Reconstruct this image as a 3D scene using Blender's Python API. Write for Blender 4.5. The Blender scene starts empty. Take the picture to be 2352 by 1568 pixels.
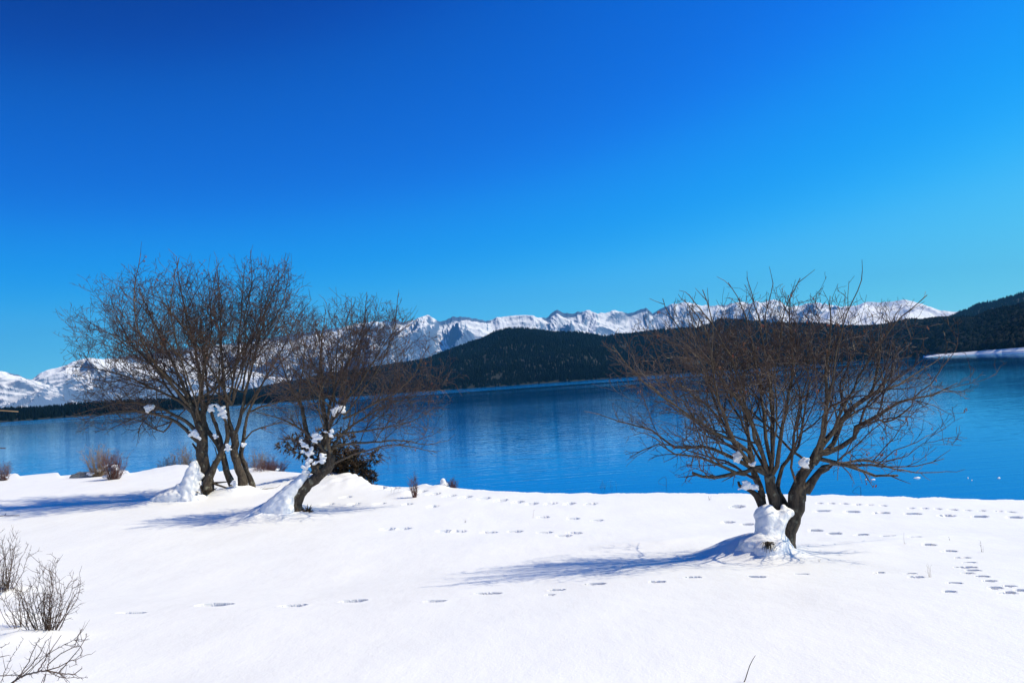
import bpy, math, random
import numpy as np
from mathutils import Matrix, Vector

# ------------------------------------------------------------------ camera
sc = bpy.context.scene
COL = sc.collection
PITCH = math.radians(3.02)
ROLL = math.atan(0.0695)
CAMZ = 3.8
FPX = 1829.0                                  # focal length in pixels of a 2352 px wide picture
F_ = Vector((0, math.cos(PITCH), math.sin(PITCH)))
R0 = Vector((1, 0, 0))
U0 = Vector((0, -math.sin(PITCH), math.cos(PITCH)))
RV = R0 * math.cos(ROLL) - U0 * math.sin(ROLL)
UV = R0 * math.sin(ROLL) + U0 * math.cos(ROLL)
cam = bpy.data.objects.new('camera', bpy.data.cameras.new('camera'))
COL.objects.link(cam)
mw = Matrix((RV, UV, -F_)).transposed().to_4x4()
mw.translation = (0, 0, CAMZ)
cam.matrix_world = mw
cam.data.sensor_width = 36
cam.data.lens = 28
cam.data.clip_start = 0.1
cam.data.clip_end = 60000
sc.camera = cam

# ------------------------------------------------------------------ sky and sun
SUN_EL, SUN_AZ = math.radians(49), math.radians(98)      # azimuth clockwise from the view direction
world = bpy.data.worlds.new('World')
sc.world = world
world.use_nodes = True
wn, wl = world.node_tree.nodes, world.node_tree.links
sky = wn.new('ShaderNodeTexSky')
sky.sky_type = 'NISHITA'
sky.sun_disc = False
sky.sun_elevation = SUN_EL
sky.sun_rotation = SUN_AZ
sky.altitude = 3000
sky.air_density, sky.dust_density, sky.ozone_density = 1.0, 0.3, 3.0


def vmath(op, val):
    n = wn.new('ShaderNodeVectorMath'); n.operation = op
    n.inputs[1].default_value = (val, val, val)
    return n


dn = vmath('MULTIPLY', 0.1)
cv = wn.new('ShaderNodeRGBCurve')
up_ = vmath('MULTIPLY', 10.0)
CURVES = (
    [(0, 0), (.14, .0), (.18, .006), (.25, .065), (.30, .10), (.46, .20), (.6, .29), (1, .5)],
    [(0, 0), (.09, .016), (.117, .026), (.15, .085), (.20, .15), (.25, .26), (.30, .35), (.405, .54), (.5, .65), (.7, .82), (1, .92)],
    [(0, 0), (.20, .19), (.235, .28), (.30, .54), (.36, .69), (.455, .88), (.55, .96), (.62, 1.0), (.82, 1.0), (1, 1.0)])
for c, pts in enumerate(CURVES):
    cu = cv.mapping.curves[c]
    cu.points[0].location = pts[0]
    cu.points[1].location = pts[-1]
    for p in pts[1:-1]:
        cu.points.new(*p)
cv.mapping.update()
wl.new(sky.outputs[0], dn.inputs[0])
# the sky brightens steadily toward the sun's side
tcw = wn.new('ShaderNodeTexCoord')
dotn = wn.new('ShaderNodeVectorMath'); dotn.operation = 'DOT_PRODUCT'
dotn.inputs[1].default_value = (math.sin(SUN_AZ), math.cos(SUN_AZ), 0)
wl.new(tcw.outputs['Generated'], dotn.inputs[0])
mad = wn.new('ShaderNodeMath'); mad.operation = 'MULTIPLY_ADD'
mad.inputs[1].default_value = .35; mad.inputs[2].default_value = 1.05
wl.new(dotn.outputs['Value'], mad.inputs[0])
scn = wn.new('ShaderNodeVectorMath'); scn.operation = 'SCALE'
wl.new(dn.outputs[0], scn.inputs[0]); wl.new(mad.outputs[0], scn.inputs['Scale'])
wl.new(scn.outputs[0], cv.inputs['Color'])
wl.new(cv.outputs[0], up_.inputs[0])
wl.new(up_.outputs[0], wn['Background'].inputs[0])
wn['Background'].inputs[1].default_value = 0.1

sl = bpy.data.lights.new('sun', 'SUN')
sl.energy = 4.8
sl.color = (1.0, 0.90, 0.66)
sl.angle = math.radians(0.53)
sun = bpy.data.objects.new('sun', sl)
COL.objects.link(sun)
sdir = Vector((math.sin(SUN_AZ) * math.cos(SUN_EL), math.cos(SUN_AZ) * math.cos(SUN_EL), math.sin(SUN_EL)))
sun.rotation_euler = sdir.to_track_quat('Z', 'Y').to_euler()
sun.location = sdir * 50

sc.view_settings.view_transform = 'Standard'
sc.view_settings.look = 'None'
sc.view_settings.gamma = 1
sc.view_settings.exposure = 0.12
sc.view_settings.use_curve_mapping = False
sc.render.engine = 'CYCLES'
sc.cycles.use_denoising = True
sc.cycles.denoising_prefilter = 'ACCURATE'
sc.cycles.denoiser = 'OPENIMAGEDENOISE'
sc.cycles.denoising_input_passes = 'RGB_ALBEDO_NORMAL'
sc.cycles.max_bounces = 6
sc.cycles.volume_bounces = 0
sc.cycles.transparent_max_bounces = 6
sc.cycles.caustics_reflective = False

rnd = random.Random(7)
nprs = np.random.RandomState(11)


# ------------------------------------------------------------------ helpers
def tag(o, label=None, cat=None, group=None, kind=None):
    if label: o['label'] = label
    if cat: o['category'] = cat
    if group: o['group'] = group
    if kind: o['kind'] = kind
    return o


def empty(name, loc):
    o = bpy.data.objects.new(name, None)
    o.empty_display_size = 0.3
    COL.objects.link(o)
    o.location = loc
    return o


def mesh_np(name, V, faces_idx, fsize, mat, parent=None, smooth=False):
    """faces_idx flat vertex indices, all faces with fsize corners"""
    me = bpy.data.meshes.new(name)
    V = np.asarray(V, dtype=np.float32)
    if parent is not None:
        V = V - np.array(parent.location, dtype=np.float32)
    nf = len(faces_idx) // fsize
    me.vertices.add(len(V)); me.vertices.foreach_set('co', V.ravel())
    me.loops.add(nf * fsize); me.loops.foreach_set('vertex_index', np.asarray(faces_idx, dtype=np.int32))
    me.polygons.add(nf)
    me.polygons.foreach_set('loop_start', np.arange(0, nf * fsize, fsize, dtype=np.int32))
    me.polygons.foreach_set('loop_total', np.full(nf, fsize, dtype=np.int32))
    me.polygons.foreach_set('use_smooth', np.full(nf, smooth, dtype=bool))
    me.materials.append(mat)
    me.update(calc_edges=True)
    o = bpy.data.objects.new(name, me)
    COL.objects.link(o)
    if parent is not None:
        o.parent = parent
    return o


def hash01(ix, iy, seed):
    n = (ix.astype(np.int64) * 374761393 + iy.astype(np.int64) * 668265263 + seed * 974711) & 0x7fffffff
    n = (n ^ (n >> 13)) * 1274126177 & 0x7fffffff
    n = n ^ (n >> 16)
    return (n & 0xffff) / 65535.0


def vnoise(x, y, seed=0):
    """gradient noise about -1..1"""
    x0, y0 = np.floor(x), np.floor(y)
    fx, fy = x - x0, y - y0
    ux, uy = fx * fx * fx * (fx * (fx * 6 - 15) + 10), fy * fy * fy * (fy * (fy * 6 - 15) + 10)

    def g(dx, dy):
        a = hash01(x0 + dx, y0 + dy, seed) * 2 * np.pi
        return np.cos(a) * (fx - dx) + np.sin(a) * (fy - dy)
    a = g(0, 0) * (1 - ux) + g(1, 0) * ux
    b = g(0, 1) * (1 - ux) + g(1, 1) * ux
    return (a * (1 - uy) + b * uy) * 1.5


def fbm(x, y, oct=4, seed=0, gain=.5):
    s, a = 0, 1.0
    for i in range(oct):
        s = s + a * vnoise(x * 2 ** i + 17.3 * i, y * 2 ** i - 9.1 * i, seed + i)
        a *= gain
    return s


def ridged(x, y, oct=5, seed=0, gain=.5):
    s, a, w, tot = 0, 1.0, 1.0, 0
    for i in range(oct):
        n = 1 - np.abs(vnoise(x * 2.05 ** i + 7.7 * i, y * 2.05 ** i + 3.1 * i, seed + i))
        n = n ** 2
        s = s + a * n * w
        w = np.clip(n * 1.4, 0, 1)
        tot += a
        a *= gain
    return s / tot


def smooth(a, b, x):
    t = np.clip((x - a) / (b - a), 0, 1)
    return t * t * (3 - 2 * t)


def ray(px, py):
    return (F_ + RV * ((px - 1176) / FPX) + UV * (-(py - 784) / FPX))


def P(px, py, d):
    """the point at distance d (along Y) that stands behind a position measured in the photograph"""
    r = ray(px, py)
    t = d / r.y
    return Vector((r.x * t, d, CAMZ + r.z * t))


# ------------------------------------------------------------------ materials
def mat(name):
    m = bpy.data.materials.new(name)
    m.use_nodes = True
    nt = m.node_tree
    b = nt.nodes['Principled BSDF']
    return m, nt, nt.nodes, nt.links, b


def noise_node(nt, scale, detail=4, rough=.5, vec=None, dist=0.0):
    n = nt.nodes.new('ShaderNodeTexNoise')
    n.inputs['Scale'].default_value = scale
    n.inputs['Detail'].default_value = detail
    n.inputs['Roughness'].default_value = rough
    n.inputs['Distortion'].default_value = dist
    if vec is not None:
        nt.links.new(vec, n.inputs['Vector'])
    return n


def ramp(nt, fac, stops):
    r = nt.nodes.new('ShaderNodeValToRGB')
    e = r.color_ramp.elements
    e[0].position, e[0].color = stops[0][0], tuple(stops[0][1]) + (1,)
    e[1].position, e[1].color = stops[-1][0], tuple(stops[-1][1]) + (1,)
    for p, c in stops[1:-1]:
        k = e.new(p); k.color = tuple(c) + (1,)
    nt.links.new(fac, r.inputs[0])
    return r


def objco(nt, scale=(1, 1, 1)):
    tc = nt.nodes.new('ShaderNodeTexCoord')
    mp = nt.nodes.new('ShaderNodeMapping')
    mp.inputs['Scale'].default_value = scale
    nt.links.new(tc.outputs['Object'], mp.inputs['Vector'])
    return mp.outputs[0]


def bump(nt, height, strength, dist, normal=None):
    b = nt.nodes.new('ShaderNodeBump')
    b.inputs['Strength'].default_value = strength
    b.inputs['Distance'].default_value = dist
    nt.links.new(height, b.inputs['Height'])
    if normal is not None:
        nt.links.new(normal, b.inputs['Normal'])
    return b.outputs[0]


def geo_pos(nt, scale=(1, 1, 1)):
    g = nt.nodes.new('ShaderNodeNewGeometry')
    mp = nt.nodes.new('ShaderNodeMapping')
    mp.inputs['Scale'].default_value = scale
    nt.links.new(g.outputs['Position'], mp.inputs['Vector'])
    return mp.outputs[0]


def math_node(nt, op, a, b=None, clamp=False):
    n = nt.nodes.new('ShaderNodeMath'); n.operation = op; n.use_clamp = clamp
    for i, v in enumerate((a, b)):
        if v is None: continue
        if isinstance(v, (int, float)): n.inputs[i].default_value = v
        else: nt.links.new(v, n.inputs[i])
    return n.outputs[0]


# snow on the ground
def snow_material(name, base=(.90, .90, .895), grain=1.0, far=False):
    m, nt, N, L, b = mat(name)
    v = geo_pos(nt)
    n1 = noise_node(nt, 45, 3, .6, v)
    n2 = noise_node(nt, 1.6, 6, .6, geo_pos(nt, (1, .5, 1)))
    col = ramp(nt, n2.outputs[0], [(.3, [c * .95 for c in base]), (.7, base)])
    L.new(col.outputs[0], b.inputs['Base Color'])
    b.inputs['Roughness'].default_value = .55
    b.inputs['Specular IOR Level'].default_value = .25
    nn = bump(nt, n2.outputs[0], .35 * grain, .07)
    nn = bump(nt, n1.outputs[0], .28 * grain, .012, nn)
    L.new(nn, b.inputs['Normal'])
    return m


M_SNOW = snow_material('fresh_snow')
M_SNOWLUMP = snow_material('wind_packed_snow', (.84, .84, .85), 1.6)

# lake water
m, nt, N, L, b = mat('lake_water'); M_WATER = m
b.inputs['Base Color'].default_value = (.0, .10, .36, 1)
b.inputs['Roughness'].default_value = .03
b.inputs['IOR'].default_value = 1.33
b.inputs['Specular IOR Level'].default_value = .5
w1 = noise_node(nt, 1.0, 3, .55, geo_pos(nt, (.22, 1.25, 1)), .6)
w2 = noise_node(nt, 1.0, 2, .5, geo_pos(nt, (.9, 4.2, 1)), .4)
w3 = noise_node(nt, 1.0, 2, .5, geo_pos(nt, (.02, .09, 1)), .5)
# broad calmer and wind-ruffled lanes lying along the lake
lane = noise_node(nt, 1.0, 2, .5, geo_pos(nt, (.0016, .011, 1)), .3)
lanef = ramp(nt, lane.outputs[0], [(.35, (.35, .35, .35)), (.52, (.8, .8, .8)), (.66, (1.3, 1.3, 1.3))])
h12 = math_node(nt, 'ADD', w1.outputs[0], math_node(nt, 'MULTIPLY', w2.outputs[0], .32))
h12 = math_node(nt, 'MULTIPLY', h12, lanef.outputs[0])
# a breeze roughens the far side of the lake, close to the hills
gy = nt.nodes.new('ShaderNodeSeparateXYZ'); nt.links.new(geo_pos(nt), gy.inputs[0])
br_ = noise_node(nt, 1.0, 2, .5, geo_pos(nt, (.0012, .004, 1)), .3)
br_f = math_node(nt, 'ADD', math_node(nt, 'DIVIDE', gy.outputs[1], 900.0), math_node(nt, 'MULTIPLY', br_.outputs[0], 1.6))
br_f = math_node(nt, 'SUBTRACT', br_f, math_node(nt, 'MAXIMUM', math_node(nt, 'DIVIDE', math_node(nt, 'SUBTRACT', gy.outputs[0], 150.0), 500.0), 0.0))
br_r = ramp(nt, math_node(nt, 'MULTIPLY', br_f, .4), [(.0, (1, 1, 1)), (.52, (1, 1, 1)), (.60, (6, 6, 6)), (1, (8, 8, 8))])
h12 = math_node(nt, 'MULTIPLY', h12, br_r.outputs[0])
nb = bump(nt, h12, .5, .042)
nb = bump(nt, w3.outputs[0], .2, .12, nb)
N.remove(b)
df = N.new('ShaderNodeBsdfDiffuse'); df.inputs['Color'].default_value = (.0, .12, .40, 1)
gs = N.new('ShaderNodeBsdfGlossy'); gs.inputs['Color'].default_value = (.44, .80, 1.0, 1); gs.inputs['Roughness'].default_value = .03
fr = N.new('ShaderNodeFresnel'); fr.inputs['IOR'].default_value = 1.33
mxs = N.new('ShaderNodeMixShader')
for q_ in (gs, fr): L.new(nb, q_.inputs['Normal'])
L.new(fr.outputs[0], mxs.inputs[0]); L.new(df.outputs[0], mxs.inputs[1]); L.new(gs.outputs[0], mxs.inputs[2])
L.new(mxs.outputs[0], N['Material Output'].inputs['Surface'])


# bark and twigs
def bark_material(name, dark, light, moss, scale=1.0, rough=.75):
    m, nt, N, L, b = mat(name)
    v = geo_pos(nt, (1, 1, .35))
    n1 = noise_node(nt, 22 * scale, 5, .65, v, .8)
    n2 = noise_node(nt, 7 * scale, 3, .6, geo_pos(nt))
    c = ramp(nt, n1.outputs[0], [(.32, dark), (.62, light)])
    mx = N.new('ShaderNodeMix'); mx.data_type = 'RGBA'
    f = ramp(nt, n2.outputs[0], [(.58, (0, 0, 0)), (.68, (1, 1, 1))])
    L.new(f.outputs[0], mx.inputs[0]); L.new(c.outputs[0], mx.inputs[6]); mx.inputs[7].default_value = tuple(moss) + (1,)
    L.new(mx.outputs[2], b.inputs['Base Color'])
    b.inputs['Roughness'].default_value = rough
    b.inputs['Specular IOR Level'].default_value = .35
    L.new(bump(nt, n1.outputs[0], .9, .03 / scale), b.inputs['Normal'])
    return m


M_BARK = bark_material('rough_dark_bark', (.012, .008, .005), (.085, .062, .042), (.20, .185, .13))
M_BARK2 = bark_material('grey_brown_bark', (.024, .016, .010), (.13, .096, .064), (.10, .08, .055), 1.5)


def twig_material(name, a, bb, rough=.5):
    m, nt, N, L, b = mat(name)
    n = noise_node(nt, 2.2, 3, .6, geo_pos(nt))
    c = ramp(nt, n.outputs[0], [(.35, a), (.65, bb)])
    L.new(c.outputs[0], b.inputs['Base Color'])
    b.inputs['Roughness'].default_value = rough
    b.inputs['Specular IOR Level'].default_value = .5
    return m


M_TWIG = twig_material('brown_twigs', (.028, .013, .008), (.085, .047, .028), .42)
M_TWIGR = twig_material('red_brown_stems', (.09, .022, .016), (.14, .06, .045), .45)
M_TWIGD = twig_material('dark_thorny_stems', (.035, .018, .010), (.09, .048, .028), .55)
M_STRAW = twig_material('straw_dry_grass', (.18, .11, .055), (.30, .21, .12), .6)
M_DRYLEAF = twig_material('dry_red_leaves', (.22, .045, .02), (.16, .07, .03), .6)
M_NEEDLE = twig_material('dark_juniper_needles', (.020, .014, .006), (.085, .045, .018), .6)
M_ROCK = bark_material('grey_rock', (.10, .11, .10), (.24, .25, .25), (.3, .3, .28), .6)


# forest and distant slopes
def tinted(name, c1, c2, rough=.85):
    m, nt, N, L, b = mat(name)
    at = N.new('ShaderNodeAttribute'); at.attribute_name = 'tint'
    c = ramp(nt, at.outputs['Fac'], [(0, c1), (1, c2)])
    L.new(c.outputs[0], b.inputs['Base Color'])
    b.inputs['Roughness'].default_value = rough
    b.inputs['Specular IOR Level'].default_value = .02
    return m


M_PINE = tinted('pine_foliage', (.001, .005, .008), (.006, .013, .014))
M_BROAD = tinted('oak_scrub_foliage', (.002, .007, .009), (.022, .024, .020))
m, nt, N, L, b = mat('forest_floor'); M_FLOOR = m
n = noise_node(nt, .02, 4, .6, geo_pos(nt))
c = ramp(nt, n.outputs[0], [(.0, (.004, .009, .009)), (.60, (.008, .012, .010)), (.775, (.010, .013, .011)), (.785, (.7, .7, .72))])
L.new(c.outputs[0], b.inputs['Base Color']); b.inputs['Roughness'].default_value = .9


def mountain_material(name, snowline=0.0, rock=(.11, .17, .28), steep=(.66, .86)):  # the bluish rock colour also paints blue shade on steep snow faces
    m, nt, N, L, b = mat(name)
    g = N.new('ShaderNodeNewGeometry')
    sx = N.new('ShaderNodeSeparateXYZ'); L.new(g.outputs['Normal'], sx.inputs[0])
    sp = N.new('ShaderNodeSeparateXYZ'); L.new(g.outputs['Position'], sp.inputs[0])
    n1 = noise_node(nt, .0055, 6, .6, g.outputs['Position'])
    s = math_node(nt, 'ADD', sx.outputs[2], math_node(nt, 'MULTIPLY', math_node(nt, 'SUBTRACT', n1.outputs[0], .5), .55))
    al = math_node(nt, 'MULTIPLY', math_node(nt, 'SUBTRACT', sp.outputs[2], 330), 1 / 1500)  # rock blue grows lower down: snowline plus shade painted at the base
    al = math_node(nt, 'MINIMUM', al, .12)
    s = math_node(nt, 'ADD', s, al)
    c = ramp(nt, s, [(steep[0], rock), (steep[1], (.84, .84, .86))])
    L.new(c.outputs[0], b.inputs['Base Color'])
    b.inputs['Roughness'].default_value = .8
    b.inputs['Specular IOR Level'].default_value = .1
    L.new(bump(nt, n1.outputs[0], .8, 30), b.inputs['Normal'])
    return m


M_MTN = mountain_material('snow_rock_blue_shade')
M_MTN2 = mountain_material('deep_snow_slope', steep=(.38, .55))

# ------------------------------------------------------------------ the shore and the snow field
YK = [-60, -10, 0, 3, 5.5, 9.9, 13.5, 18, 24, 60, 4000]
HK = [0.6, 1.2, 1.65, 1.86, 2.05, 2.52, 3.05, 3.28, 3.38, 3.42, 3.42]
_ty = np.linspace(-60, 120, 1801)
_th = np.interp(_ty, YK, HK)
_k = np.exp(-np.linspace(-2.5, 2.5, 41) ** 2); _k /= _k.sum()
_ths = np.convolve(np.pad(_th, 20, mode='edge'), _k, 'valid')


def land(x, y):
    """height of the snow without tracks, mounds or the shore"""
    x = np.asarray(x, dtype=float); y = np.asarray(y, dtype=float)
    z = CAMZ - np.interp(y, _ty, _ths)
    z = z + .05 * vnoise(x * .16 + 3, y * .16, 5) * smooth(3, 12, np.hypot(x, y))
    z = z + .022 * vnoise(x * .55, y * .45 + 8, 6)
    return z


def on_land(px, py):
    r = ray(px, py)
    t = np.arange(2, 90, .02)
    d = land(r.x * t, r.y * t) - (CAMZ + r.z * t)
    i = int(np.argmax(d > 0))
    if d[i] <= 0: i = len(t) - 1
    t = t[i]
    return Vector((r.x * t, r.y * t, CAMZ + r.z * t))


SHORE_PX = [(-260, 1090), (-120, 1088), (0, 1086), (100, 1084), (200, 1083), (270, 1078), (340, 1073), (430, 1071), (584, 1078),
            (660, 1082), (720, 1088), (790, 1102), (853, 1116), (934, 1117), (1064, 1122), (1128, 1124), (1187, 1129),
            (1378, 1130.6), (1665, 1134), (1855, 1139), (1969, 1144.4), (2132, 1151), (2214, 1157), (2352, 1161), (2480, 1168)]
sth, srr = [], []
for px, py in SHORE_PX:
    r = ray(px, py)
    t = (0.42 - CAMZ) / r.z
    sth.append(math.atan2(r.x, r.y)); srr.append(t * math.hypot(r.x, r.y))
sth = [-math.pi, -1.6, -1.25, -.95, -.75] + sth + [.85, 1.1, 1.4, 1.7, 2.1, math.pi]
srr = [900, 900, 400, 190, 95] + srr + [17.6, 20, 28, 60, 400, 900]


def shore(th):
    return np.interp(th, sth, srr)


# mounds: x, y, sx, sy, height
MOUNDS = []


def mound(px, py, sx, sy, h):
    p = on_land(px, py)
    MOUNDS.append((p.x, p.y, sx, sy, h))


mound(1712, 1276, .62, .48, .30)      # drift left of the lone willow
mound(1768, 1282, .36, .36, .24)
mound(1500, 1250, 1.2, .5, .07)
mound(430, 1128, .9, .7, .34)         # drift left of the thick leftmost trunk
mound(455, 1132, .45, .45, .3)
mound(548, 1135, .75, .55, .30)       # in front of the crossing stems
mound(480, 1140, .9, .4, .12)
mound(640, 1180, .85, .75, .42)       # under the leaning willow
mound(600, 1190, 1.3, .5, .16)
mound(745, 1103, 2.2, 2.0, .30)       # knoll under the juniper
mound(820, 1112, 1.6, 1.5, .25)
mound(390, 1075, 1.6, 1.2, .25)
mound(620, 1076, 2.0, 1.2, .22)
mound(250, 1096, 1.0, .8, .14)
mound(985, 1116, .45, .5, .13)
mound(1015, 1118, .35, .5, .12)
mound(925, 1134, .35, .5, .11)
mound(60, 1470, .42, .35, .10)
mound(20, 1430, .45, .35, .14)
mound(15, 1362, .5, .45, .10)
mound(700, 1190, 1.6, .5, .05)
mound(2000, 1250, 2.5, 1.2, .07)

# tracks: pixel x, y, pixel length, pixel height of each print
R3 = lambda a, b: (689 + a * .293, 1062.3 + b * .293)
R4 = lambda a, b: (1665.1 + a * .292, 1091 + b * .292)
R5 = lambda a, b: (172.3 + a * .3418, 1263.2 + b * .3418)
R6 = lambda a, b: (1492.9 + a * .3653, 1320.7 + b * .3653)
PRINTS = []
for a, b_ in [(630, 205), (725, 205), (830, 217), (950, 226), (1048, 244), (1172, 260), (1298, 269), (1440, 280), (1572, 296), (1706, 308),
              (1820, 320), (1962, 320), (2112, 321), (2280, 322)]:
    PRINTS.append((*R3(a, b_), 19, 1.0))
for a, b_ in [(100, 247), (330, 268), (765, 281), (995, 288), (1230, 297), (1475, 305), (1740, 318), (2003, 325), (2280, 331)]:
    PRINTS.append((*R4(a, b_), 28, 1.0))
for a, b_ in [(225, 325), (425, 321), (628, 320), (840, 324), (1040, 341), (360, 270)]:
    PRINTS.append((*R3(a, b_), 21, .6))
for a, b_ in [(1905, 426), (2140, 437), (2330, 451)]:
    PRINTS.append((*R3(a, b_), 22, .7))
for a, b_ in [(20, 369), (175, 387), (708, 436), (866, 464), (1080, 481), (1278, 501), (1500, 516), (1607, 566), (1760, 602), (1862, 650), (1930, 687),
              (1957, 749), (1912, 771), (2028, 796), (2075, 832), (2130, 888), (2235, 872), (2330, 905), (1808, 848), (1775, 918), (1465, 776), (1505, 802)]:
    PRINTS.append((*R4(a, b_), 24, 1.0))
PRINTS += [(*R4(1900, 725), 38, 1.5), (*R4(2232, 926), 32, 1.2), (*R4(240, 800), 32, .7), (*R4(1215, 766), 22, .8), (*R4(600, 777), 26, .3)]
for a, b_ in [(690, 520), (808, 516), (1130, 536), (1240, 537), (1478, 546), (1687, 538), (1917, 547), (2150, 550), (2070, 571)]:
    PRINTS.append((*R3(a, b_), 32, .75))
for a, b_ in [(745, 220), (840, 222), (935, 225), (1035, 230), (1140, 233), (1243, 240), (1465, 258), (1572, 260), (1680, 264), (1795, 272), (1910, 277),
              (2025, 280), (2145, 284), (2260, 289)]:
    PRINTS.append((*R4(a, b_), 10, .35))
PRINTS += [(*R5(380, 420), 84, .6), (*R5(940, 366), 84, 1.5), (*R5(1470, 372), 58, 1.3), (*R5(1870, 343), 62, 1.35),
           (*R3(1055, 1086), 50, 1.1), (*R3(1475, 1025), 62, 1.0), (*R3(2010, 998), 36, 1.0), (*R3(1965, 1034), 18, .5), (*R3(2310, 952), 44, 1.1),
           (*R6(45, 43), 34, 1.2), (*R6(265, 13), 36, .9), (*R6(665, 10), 36, .9)]


def ground_height(X, Y):
    Z = land(X, Y)
    for mx_, my_, sx_, sy_, h in MOUNDS:
        msk = (np.abs(X - mx_) < 3.2 * sx_) & (np.abs(Y - my_) < 3.2 * sy_)
        if not msk.any(): continue
        x, y = X[msk], Y[msk]
        q = ((x - mx_) / sx_) ** 2 + ((y - my_) / sy_) ** 2
        Z[msk] += h * np.exp(-q) * (1 + .18 * vnoise(x * 2.3, y * 2.3, 40))
    for i, (px, py, L_, k) in enumerate(PRINTS):
        c = on_land(px, py)
        pr = random.Random(i)
        half = L_ / 2 / FPX * c.y * 1.0
        ang = pr.uniform(-.52, -.32)
        hs_ = CAMZ - c.z
        hw = (5.4 if L_ < 42 else 7.5) * max(k, .55) / 2 / (hs_ / c.y ** 2 * FPX)
        hw = min(max(hw, .055), .26) * pr.uniform(.9, 1.15)
        msk = (np.abs(X - c.x) < half * 1.8) & (np.abs(Y - c.y) < half * 1.8 + .3)
        if not msk.any(): continue
        x, y = X[msk] - c.x, Y[msk] - c.y
        u = x * math.cos(ang) + y * math.sin(ang); v = -x * math.sin(ang) + y * math.cos(ang)
        u = u + .03 * vnoise(x * 9, y * 9, i)
        q = (np.abs(u / half) ** 3 + np.abs(v / hw) ** 3) ** (1 / 3)
        Z[msk] -= (.27 if L_ < 42 else .34) * k * (1 - smooth(.88, 1.04, q))
        Z[msk] += .005 * min(k, 1) * np.exp(-((q - 1.15) / .18) ** 2) * (1 + vnoise(x * 12, y * 12, i + 5))
    TH = np.arctan2(X, Y); RR = np.hypot(X, Y)
    S = shore(TH) + .22 * vnoise(TH * 45, TH * 0 + 2, 3) + .05 * vnoise(TH * 260, TH * 0 + 5, 3)
    Z = np.where(RR > S - .8, Z + (0.40 - Z) * 0.0, Z)
    drop = smooth(-.10, .42, RR - S)
    bed = -.2 - .12 * np.clip(RR - S, 0, 25)
    Z = np.where(RR > S - .1, Z * (1 - drop) + bed * drop, Z)
    return Z


dth = np.radians(np.concatenate([np.arange(-180, -41, 6), np.linspace(-40, 40, 640), np.arange(46, 181, 6)]))
rr_ = np.concatenate([np.linspace(.5, 4.6, 14), np.geomspace(4.7, 9, 130), np.linspace(9.02, 12.2, 130), np.geomspace(12.25, 42, 300), np.geomspace(43, 900, 50)])
TH, RR = np.meshgrid(dth, rr_)
X, Y = RR * np.sin(TH), RR * np.cos(TH)
Z = ground_height(X.ravel(), Y.ravel())
V = np.stack([X.ravel(), Y.ravel(), Z], 1)
nr, nc = TH.shape


def grid_faces(nr, nc):
    i = (np.arange(nr - 1)[:, None] * nc + np.arange(nc - 1)[None, :]).ravel()
    return np.stack([i, i + 1, i + nc + 1, i + nc], 1).ravel()


V = np.vstack([V, [[0, 0, float(land(0, 0))]]])
gf = grid_faces(nr, nc)[::1].reshape(-1, 4)[:, ::-1].ravel()
ground = mesh_np('snow_ground', V, gf, 4, M_SNOW, smooth=True)
fv_ = V[gf.reshape(-1, 4)]
nz_ = np.cross(fv_[:, 2] - fv_[:, 0], fv_[:, 3] - fv_[:, 1]); nz_ = np.abs(nz_[:, 2]) / (np.linalg.norm(nz_, axis=1) + 1e-12)
ground.data.polygons.foreach_set('use_smooth', nz_ > .80)
tag(ground, 'sunlit white snow field with footprint tracks running to the lake edge', 'ground', kind='structure')


def gz(x, y):
    return float(ground_height(np.array([x], float), np.array([y], float))[0])


# lake
n_ = 96
a_ = np.linspace(0, 2 * np.pi, n_, endpoint=False)
rw = [0, 40, 200, 1000, 4000, 13500]
V = [[0, 0, 0]]
for r in rw[1:]:
    V += [[r * math.sin(t), r * math.cos(t), 0] for t in a_]
me = bpy.data.meshes.new('lake_water')
fc = [(0, 1 + (i + 1) % n_, 1 + i) for i in range(n_)]
for k in range(len(rw) - 2):
    o_ = 1 + k * n_
    fc += [(o_ + i, o_ + (i + 1) % n_, o_ + n_ + (i + 1) % n_, o_ + n_ + i) for i in range(n_)]
me.from_pydata(V, [], fc); me.materials.append(M_WATER)
import bmesh
bm = bmesh.new(); bm.from_mesh(me); bmesh.ops.recalc_face_normals(bm, faces=bm.faces)
bm.faces.ensure_lookup_table()
if bm.faces[0].normal.z < 0: bmesh.ops.reverse_faces(bm, faces=bm.faces)
bm.to_mesh(me); bm.free()
lake = bpy.data.objects.new('lake_water', me); COL.objects.link(lake)
tag(lake, 'deep blue lake water with fine ripples beyond the snowy bank', 'lake', kind='structure')


# ------------------------------------------------------------------ distant land
def skyline(pts):
    th, el = [], []
    for px, py in pts:
        r = ray(px, py)
        th.append(math.atan2(r.x, r.y)); el.append(r.z / math.hypot(r.x, r.y))
    return np.array(th), np.array(el)


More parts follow.
